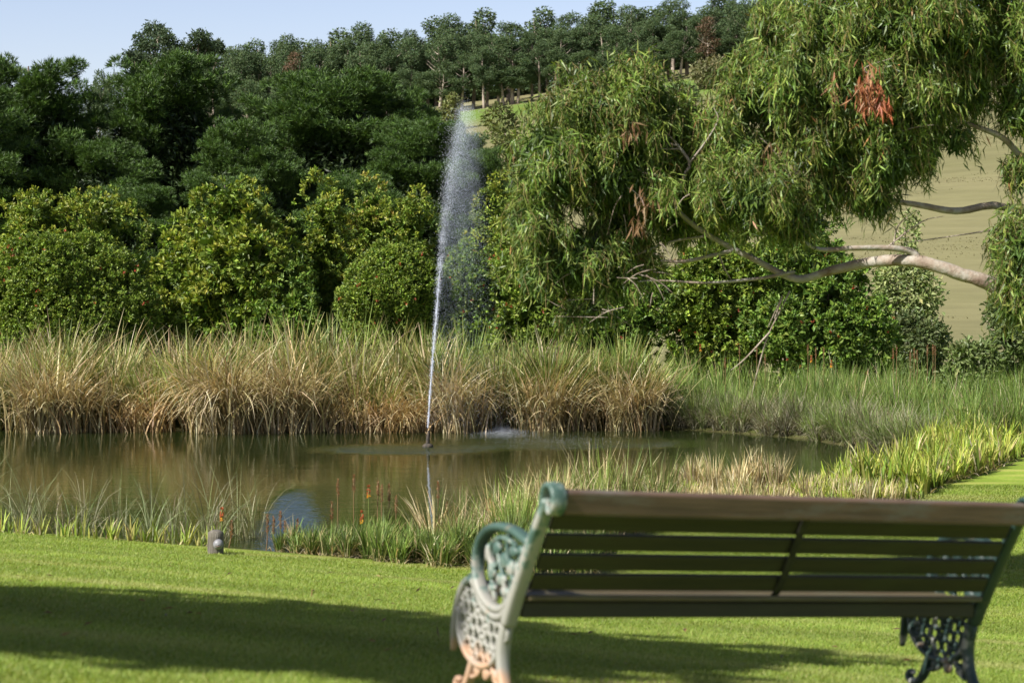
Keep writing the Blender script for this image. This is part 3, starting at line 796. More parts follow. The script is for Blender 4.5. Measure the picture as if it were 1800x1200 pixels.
shrub(1320, 1545, 410, 47.5, 'tall dark green bush with few red flowers at the end of the shrub row', DEEP, None, 80, None, 10, sprigs=7200, L=.13, Wd=.068)
shrub(1290, 1480, 330, 56, 'bush behind the shrub row seen under the gum crown', DEEP, None, 0, None, 8, sprigs=4200)


# --- pines
def pine_crown(H, w, nclump=62):
    acc = Acc()
    tuftp = []; tuftn = []
    for k in range(nclump):
        zz = H * (.14 + .80 * RS.rand() ** .75)
        prof = w * max(.22, (1 - 1.9 * max(0, zz / H - .5) ** 1.7)) * (.8 if zz < .3 * H else 1) * (.8 + .35 * RS.rand())
        aa = RS.rand() * 6.283
        o0 = np.array([math.cos(aa), math.sin(aa), 0]); upk = .25 + .5 * RS.rand() + .5 * zz / H
        ncl = 4
        side = np.array([-o0[1], o0[0], 0])
        for j in range(ncl + 2):
            t = .45 + .55 * min(j, ncl) / ncl
            c = o0 * prof * t + [0, 0, zz + (t - .45) * upk * 1.5] + (side * RS.normal(0, .22) if j < ncl + 1 else side * .5 * RS.choice([-1, 1]))
            c[2] = min(c[2], H - .15)
            r = (.50 - .22 * (t - .45) / .55) * (.8 + .5 * RS.rand())
            nt = int(52 * (r / .45) ** 2)
            d = rnd_unit(nt); d[:, 2] = np.abs(d[:, 2]) - .3; d = unit(d)
            tuftp.append(c + d * r * [1.05, 1.05, .8] * (.7 + .35 * RS.rand(nt)[:, None]))
            tuftn.append(unit(d * .75 + o0 * .35 + [0, 0, .5]))
    p = np.concatenate(tuftp); nr = np.concatenate(tuftn)
    per = 9; m = len(p)
    pos = np.repeat(p, per, 0)
    tip = unit(np.repeat(nr, per, 0) + RS.normal(0, .48, (m * per, 3)))
    tone = np.repeat(1 + .2 * RS.normal(size=m), per)[:, None]
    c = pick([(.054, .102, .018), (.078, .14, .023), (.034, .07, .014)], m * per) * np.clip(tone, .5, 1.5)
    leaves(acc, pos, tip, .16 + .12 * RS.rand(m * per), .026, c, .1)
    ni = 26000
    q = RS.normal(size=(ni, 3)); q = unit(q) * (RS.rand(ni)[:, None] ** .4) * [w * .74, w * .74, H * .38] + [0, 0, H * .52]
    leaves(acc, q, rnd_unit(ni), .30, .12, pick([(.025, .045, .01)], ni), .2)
    return acc


def branch_set(H, w, n, r0, lean=0.0, z0=.3, z1=.92, up=.25, sides=6):
    t = Acc()
    tube(t, [(0, 0, -.2), (lean * .3, 0, H * .3), (lean * .7, .05 * w, H * .62), (lean, 0, H * .95)], [r0, r0 * .8, r0 * .5, r0 * .12], sides, sub=4)
    for k in range(n):
        zz = H * (z0 + (z1 - z0) * (k + .5) / n); aa = RS.rand() * 6.28; ln = w * (.5 + .4 * RS.rand()) * (1.1 - .5 * zz / H)
        s = np.array([lean * zz / H, 0, zz])
        tube(t, [s, s + [math.cos(aa) * ln * .5, math.sin(aa) * ln * .5, ln * up * .4], s + [math.cos(aa) * ln, math.sin(aa) * ln, ln * up]], [r0 * .3, r0 * .2, r0 * .06], 5, sub=3)
    return t


PINE = []
RS.seed(11)
for k in range(3):
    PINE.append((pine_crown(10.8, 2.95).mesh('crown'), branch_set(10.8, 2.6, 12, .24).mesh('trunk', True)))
PTOP = []
for me, tr in PINE:
    zc = np.empty(len(me.vertices) * 3, np.float32); me.vertices.foreach_get('co', zc)
    PTOP.append(float(np.percentile(zc[2::3], 99.3)))
for me, tr in PINE: me.materials.append(M['needle']); tr.materials.append(M['darktrunk'])


def pine(px, top, Yd, sw, rz, k, label):
    z0 = -1.4; h = P(px, top, Yd)[2] - z0
    e = empty('pine_tree', ((px - 900) / F * Yd, Yd, z0), label, 'pine tree', 'dark pines behind the shrub row', rz)
    e.scale = (sw, sw, h / PTOP[k])
    for nm, me in (('crown', PINE[k][0]), ('trunk', PINE[k][1])):
        o = bpy.data.objects.new(nm, me); COL.objects.link(o); o.parent = e
    return e


pine(50, 100, 74, 1.02, .3, 2, 'broad dark pine at the left edge of the pine row')
pine(290, 104, 76, 1.05, 2.1, 1, 'tall rounded dark pine in front of the two airy gums')
pine(175, 250, 72, .75, 4.0, 1, 'lower dark pine filling the dip right of the leftmost pine')
pine(435, 215, 71, .75, 5.2, 2, 'lower dark pine between the two big rounded pines')
pine(585, 128, 75, 1.12, 1.2, 0, 'wide dark pine with a flat top left of the fountain')
pine(505, 160, 79, .95, 3.3, 2, 'dark pine at the left shoulder of the wide flat topped pine')
pine(680, 165, 77, .9, 2.7, 1, 'dark pine at the right shoulder of the wide flat topped pine')
pine(735, 215, 70, .72, .9, 0, 'smaller pine whose branches reach behind the fountain jet')
pine(-75, 150, 70, .9, .5, 2, 'pine cut off by the left edge of the picture')
pine(806, 240, 82, .62, .2, 1, 'low dark pine behind the fountain spray')
pine(838, 262, 80, .55, 1.9, 0, 'narrow dark pine just right of the fountain spray')
pine(395, 310, 62, .6, 2.2, 0, 'short pine in shadow behind the large leafy shrub')
pine(230, 330, 61, .6, 1.2, 0, 'short pine in shadow behind the golden shrub')
pine(620, 310, 62, .6, 3.2, 1, 'short pine in shadow behind the bronze tipped shrub')


# --- ridge gums
def gum_crown(H, w, nl, cols, leafL=.5, per=330, z0=.42, spread=1.0, lobr=(.32, .55)):
    acc = Acc()
    lob = []
    for k in range(nl):
        zz = H * (z0 + (.93 - z0) * (k + RS.rand()) / nl)
        env = w * math.sin(np.clip((zz / H - z0 + .12) / (1.1 - z0), 0, 1) * math.pi) ** .6
        aa = RS.rand() * 6.28; r = w * (lobr[0] + (lobr[1] - lobr[0]) * RS.rand())
        rr = max(0, env - r * .6) * (.4 + .6 * RS.rand()) * spread
        lob.append([math.cos(aa) * rr, math.sin(aa) * rr, min(zz, H - r * .9), r, r, r * .95])
    p, nr = lobes_points(lob, nl * per, (.45, 1.08))
    n = len(p)
    p = p + RS.normal(0, leafL * .3, (n, 3))
    tone = np.clip(1 + .2 * vnoise(p[:, 0] * 2, p[:, 2] * 2, 1.3), .6, 1.4)[:, None]
    leaves(acc, p, unit(nr * .5 + RS.normal(0, .6, (n, 3)) + [0, 0, -.1]), leafL * (.6 + .7 * RS.rand(n)), leafL * .5, pick(cols, n) * tone, .3, face=nr + [0, 0, .3])
    return acc


GUMC = [(.068, .112, .046), (.087, .135, .054), (.052, .088, .04), (.105, .145, .062)]
GVAR = []
RS.seed(23)
for k in range(6):
    H, w = 19.0, 3.6 + .5 * RS.rand()
    c = gum_crown(H, w * 1.05, 20 + k % 3 * 3, GUMC, .40, 330, .34 + .07 * (k % 2), 1.05, (.20, .36)).mesh('crown')
    t = branch_set(H * .93, w, 9, .36, RS.normal(0, .8), .4, .85, .9).mesh('trunk', True)
    c.materials.append(M['farleaf']); t.materials.append(M['fartrunk'])
    GVAR.append((c, t))
BACK = gum_crown(19, 4.6, 22, GUMC, .6, 330, .02, 1.0, (.28, .44)).mesh('crown'); BACK.materials.append(M['farleaf'])
GVAR.append((BACK, GVAR[0][1]))
BRC = gum_crown(15, 2.6, 10, [(.135, .08, .05), (.11, .075, .045), (.09, .085, .045)], .5, 230, .35).mesh('crown'); BRC.materials.append(M['farleaf'])


def ridge_gum(px, top, Yd, k, label, sw=1.0, brown=False, zoff=0.0, name='gum_tree', grp='gums of the windbreak along the ridge'):
    X = (px - 900) / F * Yd; z0 = float(ground(X, Yd)) - zoff
    h = P(px, top, Yd)[2] - z0
    e = empty(name, (X, Yd, z0), label, 'gum tree', grp, RS.rand() * 6.28)
    H = 15.0 if brown else 19.0
    e.scale = (sw, sw, h / H)
    for nm, me in (('crown', BRC if brown else GVAR[k][0]), ('trunk', GVAR[k][1])):
        o = bpy.data.objects.new(nm, me); COL.objects.link(o); o.parent = e
        if nm == 'trunk' and brown: o.scale = (1, 1, 15 / 19)
    return e


skx = [360, 400, 420, 450, 495, 523, 547, 593, 643, 683, 730, 767, 800, 847, 893, 950, 1003, 1067, 1100, 1133, 1183, 1260, 1350, 1450]
sky_ = [92, 85, 74, 70, 58, 70, 68, 52, 38, 54, 50, 32, 24, 16, 36, 14, 20, 0, 4, 14, -5, -14, -22, -30]
ordn = ['first', 'second', 'third', 'fourth', 'fifth', 'sixth', 'seventh', 'eighth', 'ninth', 'tenth', 'eleventh', 'twelfth', 'thirteenth', 'fourteenth', 'fifteenth',
        'sixteenth', 'seventeenth', 'eighteenth', 'nineteenth', 'twentieth', 'twenty-first', 'twenty-second', 'twenty-third', 'twenty-fourth', 'twenty-fifth',
        'twenty-sixth', 'twenty-seventh', 'twenty-eighth', 'twenty-ninth', 'thirtieth', 'thirty-first', 'thirty-second', 'thirty-third', 'thirty-fourth',
        'thirty-fifth', 'thirty-sixth', 'thirty-seventh', 'thirty-eighth', 'thirty-ninth', 'fortieth']
RS.seed(29)
fx = np.arange(366, 1400, 27.0)
for i, x in enumerate(fx):
    x = x + RS.uniform(-7, 7)
    top = np.interp(x, skx, sky_) + RS.uniform(12, 44)
    ridge_gum(x, top, 388 + RS.uniform(-4, 6), int(RS.randint(6)), 'grey green gum on the ridge, %s from the left in the front row' % ordn[i], .85 + .3 * RS.rand())
for i, x in enumerate(np.arange(372, 1400, 34.0)):
    x = x + RS.uniform(-8, 8)
    ridge_gum(x, np.interp(x, skx, sky_) + RS.uniform(55, 95), 383 + RS.uniform(-3, 3), int(RS.randint(6)), 'shorter gum in front of the ridge windbreak, %s from the left of the low ones' % ordn[i], .75 + .3 * RS.rand())
bx = np.array(skx[:-1], float)
for i, x in enumerate(bx):
    ridge_gum(x, sky_[i], (428 if i % 2 else 404) + RS.uniform(-5, 8), 6 if i % 2 else int(RS.randint(6)), 'tall gum on the skyline, %s from the left of those topping the ridge' % ordn[i], 1.15 + .3 * RS.rand())
for i, x in enumerate(np.arange(380, 1400, 32.0)):
    ridge_gum(x, np.interp(x, skx, sky_) + RS.uniform(28, 55), 436 + RS.uniform(-4, 4), 6, 'gum half hidden behind the ridge windbreak, %s from the left of the hidden rear row' % ordn[i], 1.25)
ridge_gum(517, 92, 376, 0, 'gum with rusty brown dead leaves left of centre on the ridge', .95, True)
ridge_gum(1243, 30, 380, 1, 'gum with reddish brown dead crown high on the ridge at right', .95, True)


def airy_gum(px, Yd, lobpx, label, seed):
    RS.seed(seed)
    X = (px - 900) / F * Yd; z0 = float(ground(X, Yd)); m = Yd / F
    top = min(l[1] - l[3] for l in lobpx); H = P(px, top, Yd)[2] - z0
    e = empty('gum_tree', (X, Yd, z0), label, 'gum tree', 'airy gums on the skyline behind the pines', 0)
    a = Acc(); lob = []; t = Acc()
    tube(t, [(0, 0, -.3), (.2, 0, H * .35), (-.1, .1, H * .65), (0, 0, H * .9)], np.array([.3, .24, .16, .03]) * (1 if len(lobpx) > 6 else .4), 7, sub=4)
    for (x, y, rx, ry) in lobpx:
        c = P(x, y, Yd) - [X, Yd, z0] + [0, RS.normal(0, rx * m * .7), 0]
        for q in range(4):
            o = RS.normal(0, .45, 3) * [rx * m, rx * m, ry * m]
            lob.append([*(c + o), rx * m * .62, rx * m * .62, ry * m * .62])
        s0 = np.array([0, 0, max(.4 * H, c[2] - abs(c[0]) * .9 - 1.0)])
        tube(t, [s0, (s0 + c) / 2 + [0, 0, -.12 * abs(c[0])], c], np.array([.11, .08, .03]) * (1 if len(lobpx) > 6 else .6), 5, sub=3)
    p, nr = lobes_points(lob, len(lob) * 170, (.35, 1.12)); n = len(p)
    leaves(a, p + RS.normal(0, .1, (n, 3)), unit(nr * .4 + RS.normal(0, .6, (n, 3)) + [0, 0, -.3]), .34 * (.6 + .7 * RS.rand(n)), .13, pick([(.042, .07, .032), (.058, .088, .042)], n), .3)
    a.obj('crown', M['farleaf'], e); t.obj('trunk', M['fartrunk'], e, True)


airy_gum(277, 165, [(276, 50, 26, 15), (252, 72, 18, 12), (298, 70, 22, 14), (314, 88, 18, 10), (258, 98, 22, 10), (286, 106, 26, 10), (240, 100, 8, 6), (270, 80, 16, 10)], 'tallest airy gum standing alone above the pines at left', 3)
airy_gum(348, 168, [(350, 66, 20, 12), (338, 84, 14, 8), (362, 82, 12, 8), (348, 100, 22, 9), (334, 112, 20, 10)], 'airy gum just right of the tallest lone one', 4)
airy_gum(376, 172, [(382, 76, 11, 5), (372, 90, 12, 6), (388, 88, 6, 4)], 'thin wispy gum at the right of the lone skyline group', 5)
airy_gum(238, 160, [(236, 98, 9, 7), (246, 112, 14, 8), (228, 110, 9, 6)], 'short airy gum at the left foot of the tallest lone one', 6)
ridge_gum(178, 118, 200, 2, 'small gum showing in the sky gap right of the leftmost pine', .45, grp='small gums behind the left pines')
ridge_gum(208, 118, 205, 3, 'small gum behind the tall rounded pine at its left', .5, grp='small gums behind the left pines')
ridge_gum(160, 150, 190, 4, 'lowest small gum in the sky gap between the left pines', .4, grp='small gums behind the left pines')


def soft_gum(px0, px1, top, Yd, zb, label, cols, nl=14, leafL=.2, per=420, z0=.12, droop=-.5, trunkm='twig', name='gum_tree', cat='gum tree', bare=False):
    xc = (px0 + px1) / 2; w = (px1 - px0) / F * Yd / 2; z1 = P(xc, top, Yd)[2]; H = z1 - zb
    e = empty(name, ((xc - 900) / F * Yd, Yd, zb), label, cat)
    acc = gum_crown(H, w * 1.05, nl, cols, leafL, per, z0, 1.0, (.28, .48))
    acc.obj('crown', M['farleaf'] if Yd > 90 else M['leaf'], e)
    branch_set(H * .9, w, 9, .05 + H * .012, RS.normal(0, .2) * w, .12, .85, .9).obj('trunk', M[trunkm], e, True)
    return e


SAGE = [(.16, .20, .065), (.20, .24, .085), (.12, .16, .05), (.24, .27, .11)]
soft_gum(822, 948, 168, 118, 1.0, 'soft olive gum behind the top of the water jet', [(.11, .135, .04), (.14, .165, .055)], 16, .35, 380, .02)
soft_gum(855, 900, 265, 112, .5, 'greyish young gum right of the fountain spray', SAGE, 9, .3, 300, .02)
soft_gum(770, 830, 165, 300, 22, 'small pale shrub tree under the ridge gums beside the jet top', [(.14, .16, .05)], 9, .6, 240, .02)
soft_gum(1205, 1300, 105, 335, 33, 'dull brown green bush in the green pasture below the ridge', [(.15, .15, .07), (.12, .12, .05)], 10, .7, 300, .02, name='bush', cat='bush')
soft_gum(1165, 1240, 150, 300, 27, 'small dark bush at the edge of the green pasture', [(.08, .11, .04)], 8, .6, 240, .02, name='bush', cat='bush')
soft_gum(1505, 1675, 452, 55, -1.5, 'silvery green gum with dense drooping foliage beside the dry paddock', SAGE, 20, .17, 620, .02)
soft_gum(1560, 1660, 545, 53, -1.5, 'lower dark lobe gum in front of the silvery one', [(.08, .11, .04), (.11, .14, .05)], 10, .16, 520, .02)
soft_gum(1690, 1850, 515, 50, -1.6, 'young open gum with pale thin trunks at the right edge', [(.10, .145, .04), (.14, .18, .06), (.08, .11, .035)], 15, .16, 420, .1)
soft_gum(1655, 1760, 600, 47, -1.5, 'low leafy gum sapling left of the young open gum', [(.10, .14, .04), (.14, .18, .06)], 10, .15, 420, .02)
soft_gum(1560, 1640, 340, 70, -1.5, 'thin bush with bare twigs seen below the hanging leaves', SAGE, 8, .2, 90, .02, name='bush', cat='bush')


# ------------------------------------------------------------------ the weeping gum
def weeping_gum():
    RS.seed(41)
    D = 18.0
    root = P(1975, 1044, D); root[2] = float(ground(root[0], D)) - .05
    e = empty('weeping_gum', tuple(root), 'weeping gum reaching in from the right with drooping leaves and pale bare limbs', 'gum tree')
    o = root

    def L3(path, dy=0.0):
        return np.array([P(x, y, D + (d if len(q) else 0)) - o for (x, y, d, *q) in [(a[0], a[1], a[2], 1) for a in path]])

    tr = Acc()
    tp = [(1975, 1060, 0), (1960, 850, 0), (1935, 650, .2), (1925, 420, .4), (1900, 160, .4), (1850, -60, .2), (1800, -220, 0)]
    tube(tr, L3(tp), [.26, .22, .19, .16, .13, .09, .04], 14, sub=6, rough=.03)
    tr.obj('trunk', M['bark'], e, True)
    limbs = [
        ([(1930, 640, .2), (1850, 600, 0), (1790, 555, -.2), (1750, 505, -.3), (1690, 482, -.3), (1610, 459, -.2), (1530, 461, 0), (1460, 476, .1), (1400, 490, .2), (1330, 458, .3), (1240, 410, .3), (1180, 360, .2), (1150, 318, .2), (1120, 270, .1)],
         [46, 40, 36, 32, 28, 26, 23, 19, 16, 13, 11, 9, 7, 3]),
        ([(1616, 458, -.2), (1600, 442, -.2), (1560, 436, -.25), (1500, 436, -.3), (1440, 438, -.3), (1400, 415, -.3), (1370, 380, -.3)], [18, 15, 12, 11, 9, 6, 3]),
        ([(1930, 430, .4), (1870, 395, .3), (1800, 376, .2), (1745, 361, .1), (1680, 371, 0), (1600, 358, -.1), (1500, 345, -.1), (1410, 346, 0), (1340, 330, .1), (1280, 300, .2)], [28, 22, 17, 16, 15, 12, 9, 7, 5, 3]),
        ([(1915, 330, .4), (1830, 310, .2), (1790, 270, .1), (1755, 238, 0), (1680, 212, 0), (1590, 190, .1), (1500, 170, .2)], [26, 20, 15, 12, 9, 6, 3]),
        ([(1900, 160, .4), (1780, 90, .2), (1660, 60, 0), (1540, 55, .1), (1430, 80, .2)], [24, 18, 14, 9, 4]),
        ([(1180, 362, .2), (1192, 338, .1), (1205, 305, 0), (1212, 287, 0), (1192, 256, 0), (1165, 228, 0)], [8, 8, 7, 7, 6, 2]),
        ([(1212, 287, 0), (1240, 250, -.1), (1262, 212, -.1), (1255, 190, -.1)], [5, 4, 3, 1.5]),
        ([(1396, 478, .2), (1330, 490, .1), (1240, 497, 0), (1150, 493, 0), (1080, 500, 0)], [8, 7, 5, 3, 1.5]),
        ([(1290, 440, .3), (1240, 452, .2), (1200, 460, .1), (1162, 458, .1)], [9, 8, 8, 6]),
        ([(1245, 415, .3), (1180, 425, .2), (1110, 450, .1), (1020, 470, 0)], [6, 5, 4, 1.5]),
        ([(1150, 318, .2), (1090, 280, .2), (1060, 240, .1)], [6, 5, 2]),
        ([(1100, 268, .1), (1075, 255, 0), (1062, 238, 0)], [8, 7, 4]),
    ]
    for pth, wpx in limbs:
        a = Acc(); tube(a, L3(pth), np.array(wpx) * D / F * .42, 12, sub=6, rough=.05)
        a.obj('limb', M['bark'], e, True)
    # bare twigs
    tw = Acc()
    twigs = [[(1388, 512, .1), (1372, 545, 0), (1350, 590, 0), (1332, 650, 0), (1322, 692, 0)], [(1362, 560, 0), (1375, 520, 0), (1350, 575, -.1)],
             [(1352, 585, 0), (1310, 630, -.1), (1285, 650, -.1)], [(1760, 402, 0), (1690, 413, -.1), (1640, 420, -.1), (1590, 427, -.1)],
             [(1570, 432, -.2), (1580, 395, -.2), (1612, 370, -.2)], [(1560, 434, -.2), (1620, 390, -.2), (1660, 380, -.2)], [(1265, 450, .2), (1275, 475, .1), (1288, 495, .1)],
             [(1190, 256, 0), (1150, 245, 0), (1130, 235, 0)], [(1195, 262, 0), (1150, 262, -.1), (1120, 258, -.1)], [(1400, 300, 0), (1345, 290, 0), (1330, 240, 0)],
             [(1410, 305, 0), (1370, 285, 0), (1340, 262, 0)], [(1400, 310, 0), (1340, 245, 0), (1320, 243, 0)], [(1540, 140, -.6), (1520, 120, -.6), (1570, 102, -.6)],
             [(1430, 300, 0), (1380, 310, 0), (1350, 320, 0)]]
    for t in twigs: tube(tw, L3(t), [.009] + [.006] * (len(t) - 2) + [.002], 5, sub=4)
    for k in range(150):
        cx, cy, rr = [(1130, 480, 60), (1390, 285, 60), (1080, 330, 90), (1290, 330, 80), (1560, 150, 120), (1050, 540, 50)][k % 6]
        x, y = cx + RS.normal(0, rr * .5), cy + RS.normal(0, rr * .4)
        dx, dy = RS.normal(0, 34), RS.normal(10, 28)
        d = RS.normal(0, .3)
        tube(tw, L3([(x, y, d), (x + dx * .5, y + dy * .3, d), (x + dx, y + dy, d)]), [.005, .004, .0015], 4, sub=3)
    w = tw.obj('twigs', M['twig'], e, True); w['kind'] = 'stuff'

    # foliage masses: centre x, y, half width, half height (photo pixels), depth offset, strands
    masses = [
        (965, 285, 70, 95, 0, 150), (1045, 205, 95, 65, .1, 190), (1125, 160, 62, 45, .2, 110), (1060, 300, 110, 90, .2, 230), (950, 395, 58, 75, 0, 85), (1010, 455, 80, 70, .1, 85),
        (1140, 250, 70, 70, .3, 130), (1175, 215, 55, 45, .3, 80), (1235, 245, 50, 50, .4, 80), (1225, 300, 60, 60, .5, 80), (950, 480, 48, 55, 0, 34), (1080, 480, 68, 55, .2, 46), (1095, 410, 70, 52, .4, 78),
        (1320, 345, 85, 62, -.3, 230), (1300, 265, 55, 50, .1, 90), (1310, 165, 55, 60, .2, 110), (1400, 380, 45, 45, -.2, 70),
        (1395, 150, 90, 105, 0, 260), (1450, 60, 90, 80, .1, 230), (1560, 50, 110, 75, 0, 280), (1670, 60, 100, 85, .1, 270), (1770, 60, 70, 100, .2, 190), (1500, 170, 95, 80, -.1, 260),
        (1600, 170, 90, 75, 0, 230), (1690, 150, 60, 60, .1, 110), (1450, 260, 80, 65, 0, 190), (1545, 275, 80, 60, -.1, 190), (1620, 255, 40, 45, 0, 60), (1790, 180, 35, 70, 0, 70), (1440, 330, 50, 40, 0, 60), (1530, 345, 45, 35, 0, 55), (1340, 60, 30, 40, .2, 30),
        (1185, 400, 34, 24, .5, 22), (1365, 252, 42, 42, .6, 34), (1165, 345, 34, 34, -.2, 22), (1785, 300, 18, 40, 0, 16), (1795, 440, 42, 60, -.3, 100), (1790, 520, 40, 50, -.3, 80), (1680, 240, 28, 30, 0, 12), (1040, 545, 70, 30, .1, 26), (1620, 20, 60, 40, -.3, 80),
        (1190, 340, 70, 60, 1.0, 110), (1250, 380, 60, 45, 1.1, 70), (1280, 310, 70, 50, 1.0, 80), (1120, 300, 110, 110, 1.1, 160), (1870, 200, 60, 160, .3, 160), (1870, 450, 50, 100, 0, 110), (1700, -60, 160, 60, .2, 200), (1500, -60, 120, 50, .2, 120)]
    YG = [(.125, .185, .032), (.09, .145, .025), (.19, .245, .052), (.055, .095, .021)]
    fol = None
    for (cx, cy, rx, ry, dd, ns) in masses:
        ns = int(ns * 1.75)
        fol = Acc()
        c = P(cx, cy, D + dd) - o; sx = rx * D / F; sz = ry * D / F; sy = (sx + sz) * .75
        nc = max(2, ns // 8)                       # strands hang in bunches from shared twigs
        dc = rnd_unit(nc); rc = RS.rand(nc)[:, None] ** .28
        pc = c + dc * rc * [sx, sy, sz] + [0, 0, .18 * sz]
        ci = RS.choice(nc, ns)
        p = pc[ci] + RS.normal(0, .055, (ns, 3))
        d = unit(dc[ci] * .8 + RS.normal(0, .55, (ns, 3)))
        out = unit(d * [1, 1, .5] + [-.15, 0, .7])
        ctone = np.clip(1 + .2 * RS.normal(size=nc), .6, 1.5)[ci]
        nl = 14
        ln = .18 + .26 * RS.rand(ns)
        tone = np.clip(1 + .18 * RS.normal(size=ns), .5, 1.7) * ctone
        tx = []
        for k in range(nl):
            t = (k + .5) / nl
            # strand: starts outwards, then hangs
            q = p + out * (ln * (t * (1 - .55 * t) - .3))[:, None] + np.array([.06, 0, -1.0]) * (ln * .95 * (t * t - .36))[:, None] + RS.normal(0, .025, (ns, 3))
            tip = unit(np.array([.08, 0, -1.]) + RS.normal(0, .55, (ns, 3)) + out * max(0, .8 * (1 - t * 1.6)))
            cc = pick(YG, ns, [4, 4, 2.2, 2]) * tone[:, None]
            if t > .8:
                y = RS.rand(ns) < .35; cc[y] = pick([(.21, .235, .05), (.18, .22, .045)], y.sum())
            br = RS.rand(ns) < .012; cc[br] = pick([(.34, .17, .07), (.28, .2, .08)], br.sum())
            Ls = .07 + .075 * RS.rand(ns); Ws = .009 + .008 * RS.rand(ns)
            # curved blade: two quads
            s = unit(np.cross(tip, rnd_unit(ns))); nn = np.cross(s, tip)
            cur = nn * (Ls * RS.normal(0, .16, ns))[:, None]
            Lc = Ls[:, None]; Wc = Ws[:, None] * .5
            v = np.stack([q - s * Wc * .25, q + s * Wc * .25, q + tip * Lc * .4 + s * Wc + cur * .7, q + tip * Lc * .4 - s * Wc + cur * .7, q + tip * Lc * 1.0 + s * Wc * .12 - cur * .4, q + tip * Lc * 1.0 - s * Wc * .12 - cur * .4], 1)
            f = np.arange(ns)[:, None, None] * 6 + np.array([[0, 1, 2, 3], [3, 2, 4, 5]])[None]
            fol.add(v.reshape(-1, 3), f.reshape(-1, 4), np.repeat(cc, 2, 0))
            tx.append(q)
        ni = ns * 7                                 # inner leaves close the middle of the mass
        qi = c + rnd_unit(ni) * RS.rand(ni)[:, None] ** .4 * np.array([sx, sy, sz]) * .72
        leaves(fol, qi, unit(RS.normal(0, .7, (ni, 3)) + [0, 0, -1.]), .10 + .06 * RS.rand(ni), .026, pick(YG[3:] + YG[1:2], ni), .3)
        # fine stems of the strands
        T = np.stack(tx[::4], 1)
        for k in range(T.shape[1] - 1):
            a0, b0 = T[:, k], T[:, k + 1]
            s = np.array([1., 0, 0]) * .0022
            v = np.stack([a0 - s, a0 + s, b0 + s, b0 - s], 1)
            fol.add(v.reshape(-1, 3), np.arange(len(v) * 4).reshape(-1, 4), (.22, .17, .07))
        fol.obj('foliage', M['gumleaf'], e)
    # dead hanging leaves
    for (cx, cy, rx, ry, n, dd, cols, lab) in [(1525, 172, 22, 36, 150, -.95, [(.40, .16, .07), (.30, .11, .05), (.46, .26, .14)], 'bunch of orange red dead leaves'),
                                        (1555, 195, 12, 22, 40, -.95, [(.40, .13, .055)], 'small tail of orange dead leaves'),
                                        (1466, 162, 6, 18, 16, -.6, [(.48, .26, .14)], None), (1107, 240, 20, 18, 26, -.5, [(.27, .17, .085), (.22, .13, .06)], None), (1130, 365, 22, 26, 30, -.5, [(.27, .17, .085), (.22, .13, .06)], None),
                                        (1355, 270, 10, 24, 14, -.4, [(.27, .17, .085), (.22, .13, .06)], None), (1120, 400, 14, 24, 24, -.4, [(.27, .17, .085), (.22, .13, .06)], None)]:
        a = Acc(); c = P(cx, cy, D + dd) - o; m = D / F
        pos = c + RS.normal(0, .5, (n, 3)) * [rx * m, .08, ry * m] + [0, 0, .07]
        leaves(a, pos, unit(np.array([0, 0, -1.]) + RS.normal(0, .38, (n, 3))), .10 + .07 * RS.rand(n), .022, pick(cols, n) * .8, .35)
        b = a.obj('dead_leaves', M['petal'], e)
        if lab: b['label'] = lab
    return e


weeping_gum()


# ------------------------------------------------------------------ shade tree beside the camera (casts the shade on the lawn)
def shade_tree(x, y, H, lobes, label):
    z = float(ground(x, y))
    e = empty('shade_tree', (x, y, z), label, 'tree')
    acc, p, nr = shrub_crown(lobes, 5200, 12, .16, .09, DEEP, None, .3)
    acc.obj('crown', M['leaf'], e)
    branch_set(H * .8, 2.2, 10, .2, 0, .4, .95, .7, 8).obj('trunk', M['darktrunk'], e, True)


SUN_AZ = np.array([-.80, -.60]); SUN_EL = R(43)
SUN = np.array([*(SUN_AZ * math.cos(SUN_EL)), math.sin(SUN_EL)])


def shade_lobe(gx_, gy_, h, rx, rz):
    """centre of a crown lobe whose shadow falls at lawn point gx_, gy_"""
    g = np.array([gx_, gy_, float(ground(gx_, gy_))])
    return g + SUN / SUN[2] * h, rx, rz


SH = [(-3.6, 10.5, 6.2, 1.6, 1.2), (-2.3, 10.7, 6.8, 1.6, 1.3), (-1.0, 10.6, 6.6, 1.5, 1.2), (.0, 10.2, 6.0, 1.2, 1.0), (-5.0, 10.5, 6.4, 1.5, 1.2), (-1.9, 9.3, 7.4, 1.3, 1.0), (-3.2, 9.4, 7.2, 1.3, 1.1), (-.8, 9.0, 6.6, 1.0, .8), (-4.4, 9.6, 6.9, 1.3, 1.0)]
cen = [shade_lobe(*s) for s in SH]
bx_ = np.mean([c[0] for c in cen], axis=0); bz = float(ground(bx_[0], bx_[1]))
shade_tree(bx_[0], bx_[1], 7.5, [[c[0] - bx_[0], c[1] - bx_[1], c[2] - bz, rx, rx, rz] for (c, rx, rz) in cen], 'leafy tree beside the photographer that shades the lawn, outside the frame')


